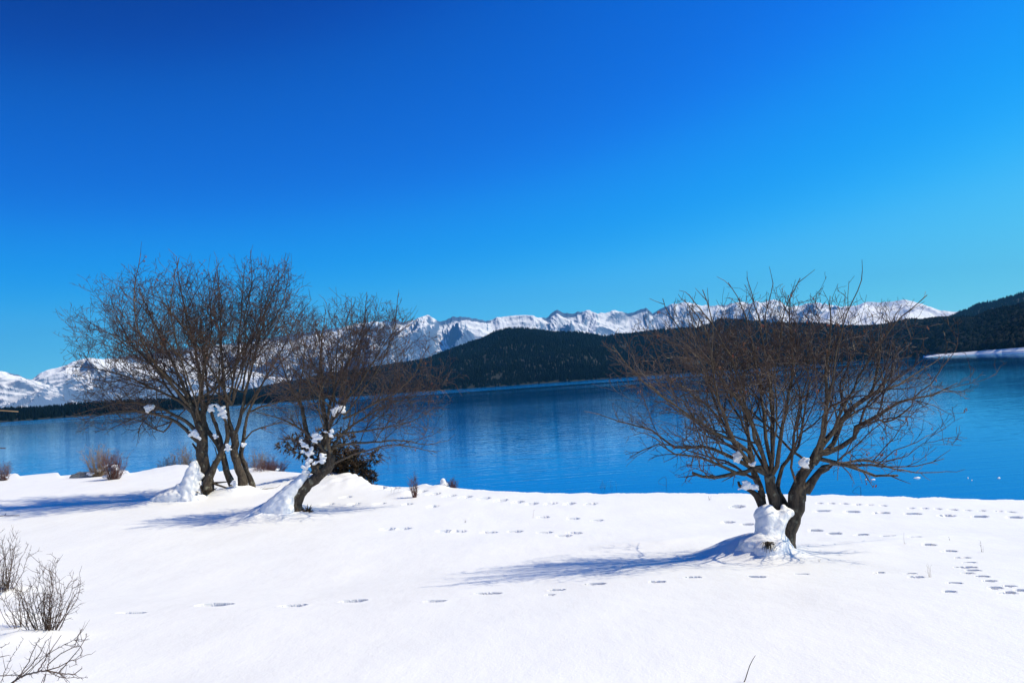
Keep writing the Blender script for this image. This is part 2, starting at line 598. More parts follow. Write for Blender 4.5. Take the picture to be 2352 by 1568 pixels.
def slope_land(name, pts, D0, D1, mat_, label, cat, ncol, nrow, carve, wl_, seed, prof=1.0, back=1.0, lower=0.0, jag=0.0, th_ext=None, oct=5, sink=0.0):
    """a mountain side: the foot lies at D0(th), the ridge at D1(th); spurs and gullies are cut below the ridge line"""
    sth_, sel_ = skyline(pts)
    t0, t1 = (th_ext or (sth_[0], sth_[-1]))
    th = np.linspace(t0, t1, ncol)
    el = np.interp(th, sth_, sel_)
    d0 = D0(th) if callable(D0) else np.full(ncol, float(D0))
    d1 = D1(th) if callable(D1) else np.full(ncol, float(D1))
    H = CAMZ + d1 * el - lower
    s = np.concatenate([np.linspace(0, 1, nrow), 1 + np.linspace(.08, back, 10)])
    TH, S = np.meshgrid(th, s)
    Rr = d0 + (d1 - d0) * S
    X, Y = Rr * np.sin(TH), Rr * np.cos(TH)
    THw = TH + .035 * np.clip(1 - S, 0, 1) * fbm(X / wl_ / 2.2, Y / wl_ / 2.2, 3, seed + 70)
    HH = CAMZ + d1[None, :] * np.interp(THw, sth_, sel_) - lower + jag * (ridged(TH * 70, S * 3, 4, seed + 50) - .55) * 2.2
    base = np.where(S <= 1, np.clip(S, 0, 1) ** prof, np.clip(1 - (S - 1) * 1.2, -1, 1))
    wx = X + .35 * wl_ * fbm(X / wl_ / 1.3, Y / wl_ / 1.3, 3, seed + 9)
    rg = ridged(wx / wl_, Y / (wl_ * 1.9), oct, seed)
    env = np.where(S <= 1, np.clip(1 - S, 0, 1) ** .42 * np.clip(S * 4, 0, 1), np.clip(S - 1, 0, 1) ** .55)
    Z = HH * base + carve * (rg - .62) * env * np.clip(H / max(H.max(), 1), .15, 1)[None, :]
    Z = np.minimum(Z, CAMZ + Rr * (np.interp(TH, sth_, sel_)) - lower + 1.2 * jag)
    Z = np.where(S <= 0.0001, -4.0, Z)
    V = np.stack([X.ravel(), Y.ravel(), Z.ravel()], 1)
    o = mesh_np(name, V, grid_faces(*TH.shape)[::1].reshape(-1, 4)[:, ::-1].ravel(), 4, mat_, smooth=False)
    tag(o, label, cat, kind='structure')
    return TH, S, X, Y, Z


# snowy ranges
RANGE = [(250, 822), (330, 815), (430, 800), (520, 790), (600, 778), (720, 760), (780, 752), (883, 736.6), (907, 735), (937, 739), (954, 735), (970, 730), (983, 725.6),
         (1000, 734), (1010, 739), (1025, 735), (1039, 728), (1066, 728), (1091, 732), (1119, 738), (1137, 729), (1150, 731), (1184, 727), (1225, 726), (1254, 732),
         (1266, 721), (1280, 712), (1301, 720), (1330, 716), (1354, 713), (1374, 720), (1395, 717), (1415, 714.5), (1441, 720), (1460, 716), (1483, 707), (1499, 719), (1520, 709),
         (1547, 698), (1574, 694.5), (1594, 698), (1640, 703), (1692, 695), (1750, 694), (1765, 692), (1778, 687), (1793, 695), (1813, 705), (1840, 701), (1875, 697), (1905, 702),
         (1930, 704), (1965, 703), (1980, 699), (2010, 694)]
ext = [(-700, 850), (-300, 845), (-100, 835)]
slope_land('mountain', RANGE + [(2060, 712), (2200, 740), (2420, 760)], 7700, 10000, M_MTN,
           'long jagged snow-covered range across the middle of the skyline', 'mountain', 700, 110, 1150, 1050, 3, prof=1.1, jag=14, oct=6)
slope_land('mountain', [(1860, 730), (1900, 716), (1945, 708), (1965, 703), (1992, 692.5), (2010, 694), (2043, 693), (2060, 691), (2080, 687.5), (2100, 693), (2125, 701),
                        (2156, 713), (2185, 715), (2215, 715.6), (2260, 722), (2420, 726)], 6000, 8600, M_MTN2,
           'smooth white rounded summit at the right of the snowy range', 'mountain', 260, 80, 480, 1000, 21, prof=1.05, jag=4)
slope_land('mountain', [(-700, 800), (-300, 830), (-100, 880), (40, 880), (74, 872), (90, 857.7), (113, 848.8), (143, 842), (167, 833), (187, 827), (205, 824), (261, 824), (330, 826), (420, 835), (560, 850), (760, 880)],
           6400, 8800, M_MTN, 'steep snowy massif behind the crown of the leftmost willow', 'mountain', 380, 100, 950, 950, 33, prof=1.1, jag=8)
slope_land('mountain', [(-900, 780), (-500, 800), (-200, 825), (-60, 842), (0, 852.6), (20, 856), (46, 861.6), (61, 868), (74, 872), (110, 883), (133, 891), (154, 911), (200, 935), (260, 945)],
           4700, 6300, M_MTN, 'white ridge sloping down to the water at the far left', 'mountain', 260, 80, 650, 760, 45, prof=1.1, jag=5)
slope_land('hill', [(2100, 765), (2150, 745), (2184, 730.7), (2206, 721), (2225, 716), (2244, 705), (2264, 700), (2276, 701), (2303, 693), (2322, 688), (2352, 681), (2450, 658), (2700, 640)],
           2600, 3600, M_FLOOR, 'blue wooded ridge rising behind the right hill', 'hill', 160, 30, 60, 400, 51)


# forests: small trees placed one by one over a hillside and joined
def cone_template(sides, tiers):
    v, f = [], []
    for k in range(tiers):
        zb, zt = k / tiers * .82, min(1, (k + 1.45) / tiers * .95)
        if k == tiers - 1: zt = 1.0
        r = .29 * (1 - k / tiers * .72)
        o = len(v)
        for i in range(sides):
            a = 2 * math.pi * (i + .5 * (k % 2)) / sides
            v.append((r * math.cos(a), r * math.sin(a), zb))
        v.append((0, 0, zt))
        f += [(o + i, o + (i + 1) % sides, o + sides) for i in range(sides)]
    return np.array(v), np.array(f)


def ball_template():
    v = [(0, 0, 1.0)]
    for k, (r, z) in enumerate([(.36, .72), (.42, .38)]):
        for i in range(5):
            a = 2 * math.pi * (i + .5 * k) / 5
            v.append((r * math.cos(a), r * math.sin(a), z))
    v.append((0, 0, .0))
    f = [(0, 1 + i, 1 + (i + 1) % 5) for i in range(5)]
    for i in range(5):
        f += [(1 + i, 6 + i, 1 + (i + 1) % 5), (1 + (i + 1) % 5, 6 + i, 6 + (i + 1) % 5)]
        f += [(6 + i, 11, 6 + (i + 1) % 5)]
    return np.array(v), np.array(f)


def forest(name, grid, n, hmin, hmax, tmpl, mat_, label, keep=None, wide=1.0, seed=1, smax=1.02, ridge=0.12, smin=0.0):
    TH, S, X, Y, Z = grid
    rs = np.random.RandomState(seed)
    nr, nc = TH.shape
    smaxrow = np.searchsorted(S[:, 0], smax)
    # area weighting by distance; keep a share for the ridge line
    u = rs.rand(n) * (nc - 1.001)
    v = np.sqrt(rs.rand(n)) * .0 + rs.rand(n)
    sv = v * smax
    nrg = int(n * ridge)
    sv[:nrg] = rs.uniform(.96, 1.02, nrg)
    j = u.astype(int); fu = u - j
    scol = S[:, 0]
    i = np.clip(np.searchsorted(scol, sv) - 1, 0, nr - 2)
    fv = (sv - scol[i]) / (scol[i + 1] - scol[i])

    def bil(A):
        return (A[i, j] * (1 - fu) + A[i, j + 1] * fu) * (1 - fv) + (A[i + 1, j] * (1 - fu) + A[i + 1, j + 1] * fu) * fv
    x, y, z = bil(X), bil(Y), bil(Z)
    dens = fbm(x / 160, y / 160, 3, seed)
    ok = (z > .5) & (sv > smin) & (dens > -.95)
    if keep is not None: ok &= keep(x, y, z)
    x, y, z, dens = x[ok], y[ok], z[ok], dens[ok]
    m_ = len(x)
    h = rs.uniform(hmin, hmax, m_) * (1 + .25 * dens)
    w = h * wide * rs.uniform(.8, 1.25, m_)
    a = rs.rand(m_) * 6.28
    tv, tf = tmpl
    ca, sa = np.cos(a)[:, None], np.sin(a)[:, None]
    jit = 1 + rs.uniform(-.2, .2, (m_, len(tv)))
    vx = (tv[:, 0] * ca - tv[:, 1] * sa) * w[:, None] * jit + x[:, None]
    vy = (tv[:, 0] * sa + tv[:, 1] * ca) * w[:, None] * jit + y[:, None]
    vz = tv[:, 2] * h[:, None] * jit ** .3 + z[:, None] - .8
    V = np.stack([vx, vy, vz], -1).reshape(-1, 3)
    F = (tf[None] + (np.arange(m_) * len(tv))[:, None, None]).ravel()
    o = mesh_np(name, V, F, 3, mat_)
    at = o.data.attributes.new('tint', 'FLOAT', 'POINT')
    tint = np.clip(rs.normal(.42, .25, m_) + .5 * fbm(x / 240, y / 240, 2, seed + 3), 0, 1)
    at.data.foreach_set('value', np.repeat(tint, len(tv)).astype(np.float32))
    tag(o, label, 'forest', kind='stuff')
    return o


T_CONE = cone_template(5, 2)
T_BALL = ball_template()

HILL = [(430, 918), (520, 908), (600, 893), (700, 872), (780, 856), (830, 851), (926, 835), (949, 830), (984, 824), (1025, 810), (1066, 795), (1104, 780.5), (1134, 763), (1157, 757), (1198, 754),
        (1236, 758), (1271, 763), (1315, 766), (1353, 770), (1394, 776), (1418, 769), (1462, 767), (1506, 760), (1539, 757), (1594, 755), (1633, 745), (1656, 736.6), (1711, 739),
        (1770, 743), (1867, 745), (1945, 749), (2000, 752), (2043, 760), (2200, 790), (2420, 790)]
_a, _e = skyline(HILL)
g = slope_land('hill', HILL, 1750, 2700, M_FLOOR, 'dark pine-covered hill rising behind the middle of the lake', 'hill', 420, 60, 95, 330, 61, prof=.95, lower=4)
forest('pine_forest', g, 46000, 9, 16, T_CONE, M_PINE, 'dense dark pine forest covering the long middle hill', seed=3, keep=lambda x, y, z: fbm(x / 60, y / 60, 2, 77) < .95)

SPIT = [(-900, 985), (-400, 958), (-100, 941), (0, 938), (25, 934), (77, 934), (123, 931.5), (143, 928), (179, 925), (230, 925), (330, 921), (430, 917), (520, 913), (620, 910), (700, 906), (760, 908)]
g = slope_land('hill', SPIT, 1150, 1420, M_FLOOR, 'low wooded shore strip along the far left bank', 'hill', 200, 16, 6, 200, 71, prof=.8, lower=5)
forest('pine_forest', g, 6500, 7, 11, T_CONE, M_PINE, 'low dark line of pines on the far left shore', seed=5, smax=1.2)

RIGHT = [(1940, 775), (1978, 751), (2040, 745), (2060, 740), (2079, 735), (2118, 735), (2165, 731), (2206, 734), (2235, 734), (2254, 727), (2274, 717), (2303, 709), (2342, 700), (2450, 673), (2700, 620)]
rth = [math.atan2(ray(px, 800).x, ray(px, 800).y) for px in (1940, 2100, 2250, 2352, 2700)]
g = slope_land('hill', RIGHT, lambda t: np.interp(t, rth, [1780, 1730, 1215, 865, 650]), lambda t: np.interp(t, rth, [2250, 2150, 1850, 1600, 1400]), M_FLOOR,
               'brown wooded hill on the right shore nearer than the middle hill', 'hill', 200, 60, 55, 260, 81, prof=.9, lower=4)
forest('oak_forest', g, 10000, 7, 11, T_BALL, M_BROAD, 'rounded scrubby forest covering the right shore hill', seed=7, wide=1.0, smin=.05)
forest('pine_forest', g, 2500, 9, 14, T_CONE, M_PINE, 'scattered dark pines among the scrub of the right hill', seed=8, keep=lambda x, y, z: (fbm(x / 110, y / 110, 2, 99) > .05) & (z < 90), smin=.05)
BACK = [(2100, 765), (2150, 745), (2184, 730.7), (2206, 721), (2225, 716), (2244, 705), (2264, 700), (2276, 701), (2303, 693), (2322, 688), (2352, 681), (2450, 658), (2700, 640)]
sth_, sel_ = skyline(BACK)
th = np.linspace(sth_[0], sth_[-1], 100)
s = np.linspace(.3, 1.03, 20)
TH2, S2 = np.meshgrid(th, s)
R2 = 2600 + 1000 * S2
Z2 = (CAMZ + 3600 * np.interp(th, sth_, sel_))[None, :] * S2
forest('pine_forest', (TH2, S2, R2 * np.sin(TH2), R2 * np.cos(TH2), Z2), 6500, 12, 20, T_CONE, M_PINE, 'hazy blue pines on the ridge behind the right hill', seed=9, ridge=.25)

# bare snowy beach at the foot of the right hill
up = [(2120, 816.6), (2150, 813.6), (2200, 809.4), (2250, 805.4), (2300, 801.6), (2352, 797.5), (2450, 789), (2700, 768)]
V = []
for ux, uy in up:
    r = ray(ux, uy); t_ = math.atan2(r.x, r.y); e_ = r.z / math.hypot(r.x, r.y)
    D_ = float(np.interp(t_, rth, [1780, 1730, 1215, 865, 650]))
    zt = max(.5, CAMZ + (D_ - 8) * e_)
    for dd_, z_ in ((-64, -.8), (-54, .15), (-38, zt * .42), (-24, zt * .6), (-8, zt), (12, zt - .6)):
        V.append(((D_ + dd_) * math.sin(t_), (D_ + dd_) * math.cos(t_), z_))
lo = up
V = np.array(V)
m, nt, N, L, b = mat('far_snow')
b.inputs['Base Color'].default_value = (.9, .9, .9, 1); b.inputs['Roughness'].default_value = .9; b.inputs['Specular IOR Level'].default_value = .1
beach = mesh_np('snow_shore', V, grid_faces(len(lo), 6)[::1].reshape(-1, 4)[:, ::-1].ravel(), 4, m, smooth=False)
tag(beach, 'narrow white snow-covered beach below the right hill', 'shore', kind='structure')

# ------------------------------------------------------------------ haze
me = bpy.data.meshes.new('haze')
bm = bmesh.new(); bmesh.ops.create_cube(bm, size=1.0); bm.to_mesh(me); bm.free()
hz = bpy.data.objects.new('haze', me); COL.objects.link(hz)
hz.scale = (32000, 32000, 1700); hz.location = (0, 0, 850 - 8)
m = bpy.data.materials.new('thin_air_haze'); m.use_nodes = True
nt = m.node_tree; nt.nodes.clear()
pv = nt.nodes.new('ShaderNodeVolumePrincipled'); mo = nt.nodes.new('ShaderNodeOutputMaterial')
pv.inputs['Color'].default_value = (.12, .52, 1.0, 1)
pv.inputs['Density'].default_value = 4.0e-5
pv.inputs['Anisotropy'].default_value = .1
nt.links.new(pv.outputs[0], mo.inputs['Volume'])
me.materials.append(m)
tag(hz, 'thin blue air between the near shore and the mountains', 'haze', kind='stuff')


# ------------------------------------------------------------------ branches
class Tubes:
    def __init__(self): self.V, self.F, self.n = [], [], 0

    def add(self, pts, rad, sides=3, cap=False, rough=0.0, seed=0):
        pts = np.array([tuple(p) for p in pts], dtype=float)
        rad = np.array(rad, dtype=float)
        k = len(pts)
        tg = np.empty_like(pts)
        tg[1:-1] = pts[2:] - pts[:-2]; tg[0] = pts[1] - pts[0]; tg[-1] = pts[-1] - pts[-2]
        tg /= np.linalg.norm(tg, axis=1)[:, None] + 1e-9
        ref = np.array((.31, .95, .05)) if abs(tg[:, 1]).max() < .8 else np.array((.2, .1, .97))
        A = np.cross(tg, ref); A /= np.linalg.norm(A, axis=1)[:, None] + 1e-9
        B = np.cross(tg, A)
        an = np.arange(sides) * 2 * np.pi / sides
        rr = rad[:, None] * np.ones(sides)[None, :]
        if rough:
            ii, jj = np.meshgrid(np.arange(k) * .45, an, indexing='ij')
            rr = rr * (1 + rough * vnoise(ii + seed, np.cos(jj) * 1.3 + seed, 3) + rough * .7 * vnoise(ii * 2.1 + seed, np.sin(jj) * 2.3 + seed, 4))
        ring = pts[:, None, :] + rr[..., None] * (np.cos(an)[None, :, None] * A[:, None, :] + np.sin(an)[None, :, None] * B[:, None, :])
        self.V.append(ring.reshape(-1, 3))
        i = (np.arange(k - 1)[:, None] * sides + np.arange(sides)[None, :])
        i2 = (np.arange(k - 1)[:, None] * sides + (np.arange(sides)[None, :] + 1) % sides)
        f = np.stack([i, i2, i2 + sides, i + sides], -1).reshape(-1, 4) + self.n
        self.F.append(f)
        self.n += k * sides
        if cap:
            self.V.append(pts[-1:] + tg[-1:] * rad[-1] * .3)
            c = self.n; self.n += 1
            e = c - sides + np.arange(sides)
            self.F.append(np.stack([e, np.roll(e, -1), np.full(sides, c), np.full(sides, c)], -1))

    def build(self, name, mat_, parent=None, smooth=True):
        V = np.vstack(self.V); F = np.vstack(self.F)
        me = None
        tri = F[:, 2] == F[:, 3]
        if tri.any():
            Ft = F[tri][:, :3]; Fq = F[~tri]
            Fq = np.concatenate([Fq[:, [0, 1, 2]], Fq[:, [0, 2, 3]], Ft])
            return mesh_np(name, V, Fq.ravel(), 3, mat_, parent, smooth)
        return mesh_np(name, V, F.ravel(), 4, mat_, parent, smooth)


def resample(pts, step, wob=0.0, rs=rnd):
    """smooth Catmull-Rom through pts with small wobble"""
    P_ = [Vector(p) for p in pts]
    P_ = [P_[0] * 2 - P_[1]] + P_ + [P_[-1] * 2 - P_[-2]]
    out = []
    for i in range(1, len(P_) - 2):
        a, b, c, d = P_[i - 1], P_[i], P_[i + 1], P_[i + 2]
        n = max(1, int((c - b).length / step))
        for k in range(n):
            t = k / n
            q = .5 * ((2 * b) + (c - a) * t + (2 * a - 5 * b + 4 * c - d) * t * t + (3 * b - a - 3 * c + d) * t ** 3)
            out.append(q + Vector((rs.uniform(-1, 1), rs.uniform(-1, 1), rs.uniform(-1, 1))) * wob)
    out.append(P_[-2])
    return out


def rot_about(v, axis, ang):
    return Matrix.Rotation(ang, 3, axis) @ v


def child_dir(d, ang, rs):
    ax = d.cross(Vector((rs.uniform(-1, 1), rs.uniform(-1, 1), rs.uniform(-1, 1))))
    if ax.length < 1e-3: ax = Vector((1, 0, 0))
    return rot_about(d, ax.normalized(), ang).normalized()


class Crown:
    def __init__(self, c, r, seed, scale=1.0, twig_r=.004):
        self.c, self.r, self.rs, self.sc, self.tr = Vector(c), Vector(r), random.Random(seed), scale, twig_r
        self.nse = seed

    def inside(self, p):
        q = p - self.c
        a = math.atan2(q.z, q.x)
        k = 1 + .09 * math.sin(a * 5 + self.nse) + .06 * math.sin(a * 11 + self.nse * 2)
        zr = self.r.z if q.z > 0 else self.r.z * .85
        return abs(q.x / self.r.x) ** 2.5 + abs(q.y / self.r.y) ** 2.5 + abs(q.z / zr) ** 2.5 < k ** 2.5

    def grow(self, tb, p, d, L, r, level, trop):
        rs = self.rs
        n = max(2, int(L / (.16 * self.sc))) if level < 3 else 2 + (level == 3)
        n = min(n, 9)
        st = L / n
        pts, rad = [p], [r]
        wob = .17 + .035 * level
        for i in range(n):
            d = (d + Vector((rs.gauss(0, wob), rs.gauss(0, wob), rs.gauss(0, wob))) + Vector((0, 0, trop))).normalized()
            p = p + d * st
            pts.append(p)
            rad.append(max(self.tr * .55, r * (1 - (i + 1) / n * .72)))
            if not self.inside(p) and i >= 1 and rs.random() < .75: break
        n = len(pts) - 1
        tb.add(pts, rad, 3 if level >= 2 else (5 if r > .012 else 4), rough=0)
        if level >= 4 or (level >= 2 and not self.inside(pts[-1]) and rs.random() < .3): return
        per = {1: 6.0, 2: 3.8, 3: 1.5}[level]
        cnt = int(per * (L / {1: 1.5, 2: .75, 3: .38}[level] / self.sc) ** .8 + rs.random())
        for c in range(cnt):
            t = (c + rs.random()) / max(cnt, 1) * .88 + .1
            k = t * n
            i = min(int(k), n - 1); f = k - i
            q = pts[i].lerp(pts[i + 1], f)
            dd = (pts[i + 1] - pts[i]).normalized()
            cd = child_dir(dd, math.radians(rs.uniform(28, 62)), rs)
            cd = (cd + Vector((0, 0, .14))).normalized()
            cl = {1: .48, 2: .50, 3: .42}[level] * L * rs.uniform(.6, 1.2) * (1.15 - .5 * t)
            cl = max(cl, .09 * self.sc)
            if not self.inside(q): continue
            self.grow(tb, q, cd, cl, max(self.tr * .7, rad[i] * rs.uniform(.55, .75)), level + 1, trop * 1.1)


def limb_px(pts, d):
    return [P(x, y, d + (q[0] if q else 0)) for (x, y, *q) in pts]


def make_tree(name, label, group, base_px, d, trunks, limbs, crown, seed, autol, twigr, leafn=0, scale=1.0, l1=(10, 1.0)):
    """trunks / limbs: ([(px, py, depth offset)...], r0, r1)"""
    rs = random.Random(seed)
    bp = P(base_px[0], base_px[1], d)
    root = empty('willow_tree', (bp.x, bp.y, gz(bp.x, bp.y)))
    tag(root, label, 'tree', group)
    for pts, r0, r1 in trunks:
        tb = Tubes()
        q = resample(limb_px(pts, d), .09 * scale, .008 * scale, rs)
        n = len(q)
        rad = [r0 + (r1 - r0) * (i / (n - 1)) ** .8 for i in range(n)]
        if n > 6 and q[0].z < q[-1].z and r0 > .08:
            for i in range(5): rad[i] *= 1 + .28 * (1 - i / 5) ** 2
        tb.add(q, rad, 14 if r0 > .1 else 9, cap=True, rough=.24, seed=rs.random() * 50)
        tb.build('trunk', M_BARK, root)
    cr = Crown(P(crown[0], crown[1], d + crown[5]) if len(crown) > 5 else P(crown[0], crown[1], d),
               (crown[2] / FPX * d, crown[4], crown[3] / FPX * d), seed, scale, twigr)
    LM = []
    for pts, r0, r1 in limbs:
        LM.append((resample(limb_px(pts, d), .16 * scale, .012 * scale, rs), r0, r1))
    # more stems from the forks, spreading toward and away from the viewer
    for (fx, fy, n_, r0, el0, el1) in autol:
        o = P(fx, fy, d)
        for k in range(n_):
            az = (k + rs.uniform(.1, .9)) / n_ * 2 * math.pi
            e = math.radians(rs.uniform(el0, el1))
            dr = Vector((math.cos(az) * math.cos(e), math.sin(az) * math.cos(e), math.sin(e)))
            p = o + Vector((rs.uniform(-.05, .05), rs.uniform(-.1, .1), rs.uniform(-.05, .1))) * scale
            pts = [p]
            for s_ in range(30):
                dr = (dr + Vector((rs.gauss(0, .10), rs.gauss(0, .10), rs.gauss(0, .08) + .05))).normalized()
                p = p + dr * .17 * scale
                pts.append(p)
                if s_ > 6 and not cr.inside(p): break
            LM.append((pts, r0 * rs.uniform(.7, 1.1), twigr * 1.1))
    leaves = Tubes(); nleaf = 0
    for q, r0, r1 in LM:
        n = len(q)
        rad = [max(r1, r0 + (r1 - r0) * (i / (n - 1)) ** .75) for i in range(n)]
        tb = Tubes()
        tb.add(q, rad, 8 if r0 > .03 else 6, cap=True, rough=.10, seed=rs.random() * 50)
        limb = tb.build('limb', M_BARK2, root)
        tw = Tubes()
        length = sum((q[i + 1] - q[i]).length for i in range(n - 1))
        cnt = int(l1[0] * length / (2.2 * scale)) + 2
        for c in range(cnt):
            t = .16 + .84 * (c + rs.random()) / cnt
            k = min(t, .995) * (n - 1)
            i = int(k); f = k - i
            p = q[i].lerp(q[min(i + 1, n - 1)], f)
            dd = (q[min(i + 1, n - 1)] - q[max(i - 1, 0)]).normalized()
            cd = child_dir(dd, math.radians(rs.uniform(22, 58)), rs)
            cd = (cd + Vector((0, 0, .24)) + (p - cr.c).normalized() * .15).normalized()
            # length: the way left to the edge of the crown
            Lr = .3 * scale
            while Lr < 2.6 * scale and cr.inside(p + cd * Lr): Lr += .15 * scale
            Lr *= rs.uniform(.5, 1.0) * l1[1]
            cr.grow(tw, p, cd, max(Lr, .3 * scale), max(twigr * 1.15, rad[i] * rs.uniform(.4, .62)), 1, .03)
        if tw.V:
            tws = tw.build('twigs', M_TWIG, root)
            tws.parent = limb
            tws.location = (0, 0, 0)
            tws['kind'] = 'stuff'
            # the mesh was built relative to the limb's parent; the limb itself sits at the tree's base
            VV = tw.V
            for _ in range(int(leafn / max(len(LM), 1)) + (rs.random() < .5)):
                a = VV[rs.randrange(len(VV))]
                p = Vector(a[-1])
                for k in range(rs.randint(1, 3)):
                    w = .02 * scale
                    p0 = p + Vector((rs.uniform(-1, 1), rs.uniform(-1, 1), rs.uniform(-1, .3))) * w
                    leaves.add([p0, p0 + Vector((rs.uniform(-.4, .4), rs.uniform(-.4, .4), -1)) * w * 1.2, p0 + Vector((rs.uniform(-.6, .6), 0, -2)) * w * 1.3],
                               [.002, .011 * scale, .001], 3)
                    nleaf += 1
    if nleaf:
        o = leaves.build('dry_leaves', M_DRYLEAF, root)
        o['kind'] = 'stuff'
    return root


C3 = lambda a, b, q=0: (287.1 + a * .2197, 918.7 + b * .2197, q)
C4 = lambda a, b, q=0: (574.2 + a * .2197, 947.4 + b * .2197, q)
C5 = lambda a, b, q=0: (1320.6 + a * .3906, 574.2 + b * .3906, q)
C6 = lambda a, b, q=0: (1550.4 + a * .2014, 1004.9 + b * .2014, q)

GRP_L = 'cluster of bare willows on the left'
# lone willow on the right
bD = on_land(1800, 1276); dD = bD.y
make_tree('willow_tree', 'lone bare willow with spreading multi-stemmed crown beside the water on the right', None, (1800, 1276), dD,
          [([C6(1265, 1400), C6(1255, 1300), C6(1240, 1180), C6(1275, 1060), C6(1330, 930), C6(1385, 800), C6(1405, 700), C6(1410, 640)], .155, .105),
           ([C6(1410, 700), C6(1440, 600), C6(1500, 590), C6(1580, 480), C6(1640, 400), C6(1700, 335)], .085, .045),
           ([C6(1375, 760), C6(1370, 640), C6(1440, 450), C6(1540, 310), C6(1620, 150), C6(1690, 60)], .10, .05),
           ([C6(1225, 1150, .05), C6(1190, 900, .08), C6(1140, 760, .05), C6(1105, 600), C6(1080, 460), C6(1075, 420)], .11, .07),
           ([C6(1180, 1100, .1), C6(1060, 930, .12), C6(985, 770, .1), C6(925, 650, .1), C6(870, 600, .1), C6(800, 570, .05), C6(735, 545, 0), C6(722, 500, 0)], .11, .018),
           ([C6(1250, 1000, .15), C6(1285, 830, .2), C6(1230, 720, .2), C6(1180, 620, .2), C6(1165, 560, .2)], .075, .04)],
          [([C6(1165, 560, .2), C6(1175, 480, .2), C6(1230, 330, .25), C6(1330, 190, .3), C6(1400, 100, .3), C6(1440, -60, .4), C6(1480, -300, .5), C6(1540, -700, .6)], .038, .006),
           ([C6(1000, 680, .1), C6(930, 450, .2), C6(850, 300, .2), C6(740, 150, .2), C6(640, 0, .2), C6(540, -300, .4), C6(380, -700, .5)], .055, .006),
           ([C6(1010, 760, .15), C6(985, 620, .2), C6(900, 450, .3), C6(860, 250, .4), C6(850, 50, .5), C6(800, -300, .7), C6(780, -900, .9)], .05, .006),
           ([C6(1080, 440), C6(960, 370), C6(900, 355), C6(700, 410, -.1), C6(450, 450, -.2), C6(300, 445, -.25), C6(200, 400, -.3)], .042, .020),
           ([C6(800, 420), C6(700, 410, -.1), C6(590, 340, -.2), C6(300, 230, -.3), C6(0, 185, -.4), C5(500, 1140, -.5), C5(400, 1180, -.6), C5(320, 1220, -.7)], .032, .005),
           ([C6(870, 350), C6(740, 270), C6(560, 190, .1), C6(300, 90, .2), C6(0, 110, .3), C5(450, 1060, .4), C5(250, 1000, .5), C5(130, 960, .6)], .034, .005),
           ([C6(1060, 430), C6(980, 330), C6(900, 330), C6(880, 200, -.2), C6(700, 60, -.3), C6(450, -60, -.5), C5(500, 850, -.8), C5(330, 700, -1.1), C5(220, 560, -1.3)], .034, .005),
           ([C6(1065, 420), C6(1000, 200, -.1), C6(900, 0, -.2), C6(840, -250, -.3), C5(830, 700, -.4), C5(760, 450, -.5), C5(640, 290, -.5)], .038, .005),
           ([C6(1070, 430), C6(1095, 300), C6(1040, 0, .1), C6(1010, -300, .2), C5(1030, 500, .3), C5(960, 280, .3), C5(900, 190, .3)], .038, .005),
           ([C6(1080, 430), C6(1110, 200, .1), C6(1100, 0, .2), C6(1110, -250, .3), C5(1110, 560, .4), C5(1060, 330, .5), C5(1010, 160, .5)], .036, .005),
           ([C6(1095, 440), C6(1160, 330, -.1), C6(1190, 100, -.2), C6(1215, -60, -.2), C5(1280, 700, -.3), C5(1260, 440, -.3), C5(1270, 250, -.4)], .038, .005),
           ([C6(1390, 640), C6(1400, 560), C6(1330, 350, -.1), C6(1335, 150, -.1), C6(1350, 0, -.1), C5(1320, 900, -.2), C5(1370, 740, -.2), C5(1360, 500, -.3)], .024, .004),
           ([C6(1650, 100), C6(1700, -50, -.1), C5(1480, 900, -.2), C5(1480, 660, -.3), C5(1500, 460, -.4), C5(1500, 270, -.4)], .045, .005),
           ([C6(1690, 60), C6(1800, -60, .1), C5(1650, 920, .1), C5(1740, 840, .2), C5(1790, 640, .2), C5(1800, 430, .3)], .045, .005),
           ([C6(1620, 180), C6(1720, 170), C6(1900, 100), C6(2050, 0, -.1), C5(1650, 1040, -.2), C5(1800, 960, -.3), C5(1900, 900, -.4), C5(2100, 850, -.5), C5(2250, 780, -.6)], .05, .005),
           ([C6(1560, 300), C6(1650, 200), C6(1800, 60, .2), C5(1600, 950, .3), C5(1750, 850, .4), C5(1900, 790, .5), C5(2050, 700, .6), C5(2160, 620, .7)], .05, .005),
           ([C6(1590, 290), C6(1650, 240), C6(1850, 290, -.1), C6(2100, 370, -.2), C6(2280, 430, -.3), C5(1800, 1320, -.4), C5(1900, 1325, -.5)], .038, .014),
           ([C6(1760, 250), C6(1900, 320, -.2), C6(2050, 310, -.3), C6(2250, 300, -.4), C5(1800, 1270, -.5), C5(2000, 1270, -.6), C5(2170, 1225, -.7)], .026, .005),
           ([C6(1620, 400), C6(1700, 330), C6(1820, 310, .2), C6(2000, 270, .3), C5(1720, 1240, .4), C5(1880, 1285, .5), C5(2060, 1310, .6), C5(2190, 1300, .6)], .03, .005),
           ([C6(1600, 420), C6(1680, 390), C6(1740, 380), C6(1760, 360)], .03, .012)],
          (1790, 905, 425, 240, 2.7), 101, [(1768, 1090, 4, .026, 40, 75), (1860, 1060, 3, .026, 30, 65), (1725, 1080, 2, .024, 25, 55)], (.0052), leafn=60, scale=.95, l1=(6.1, .95))

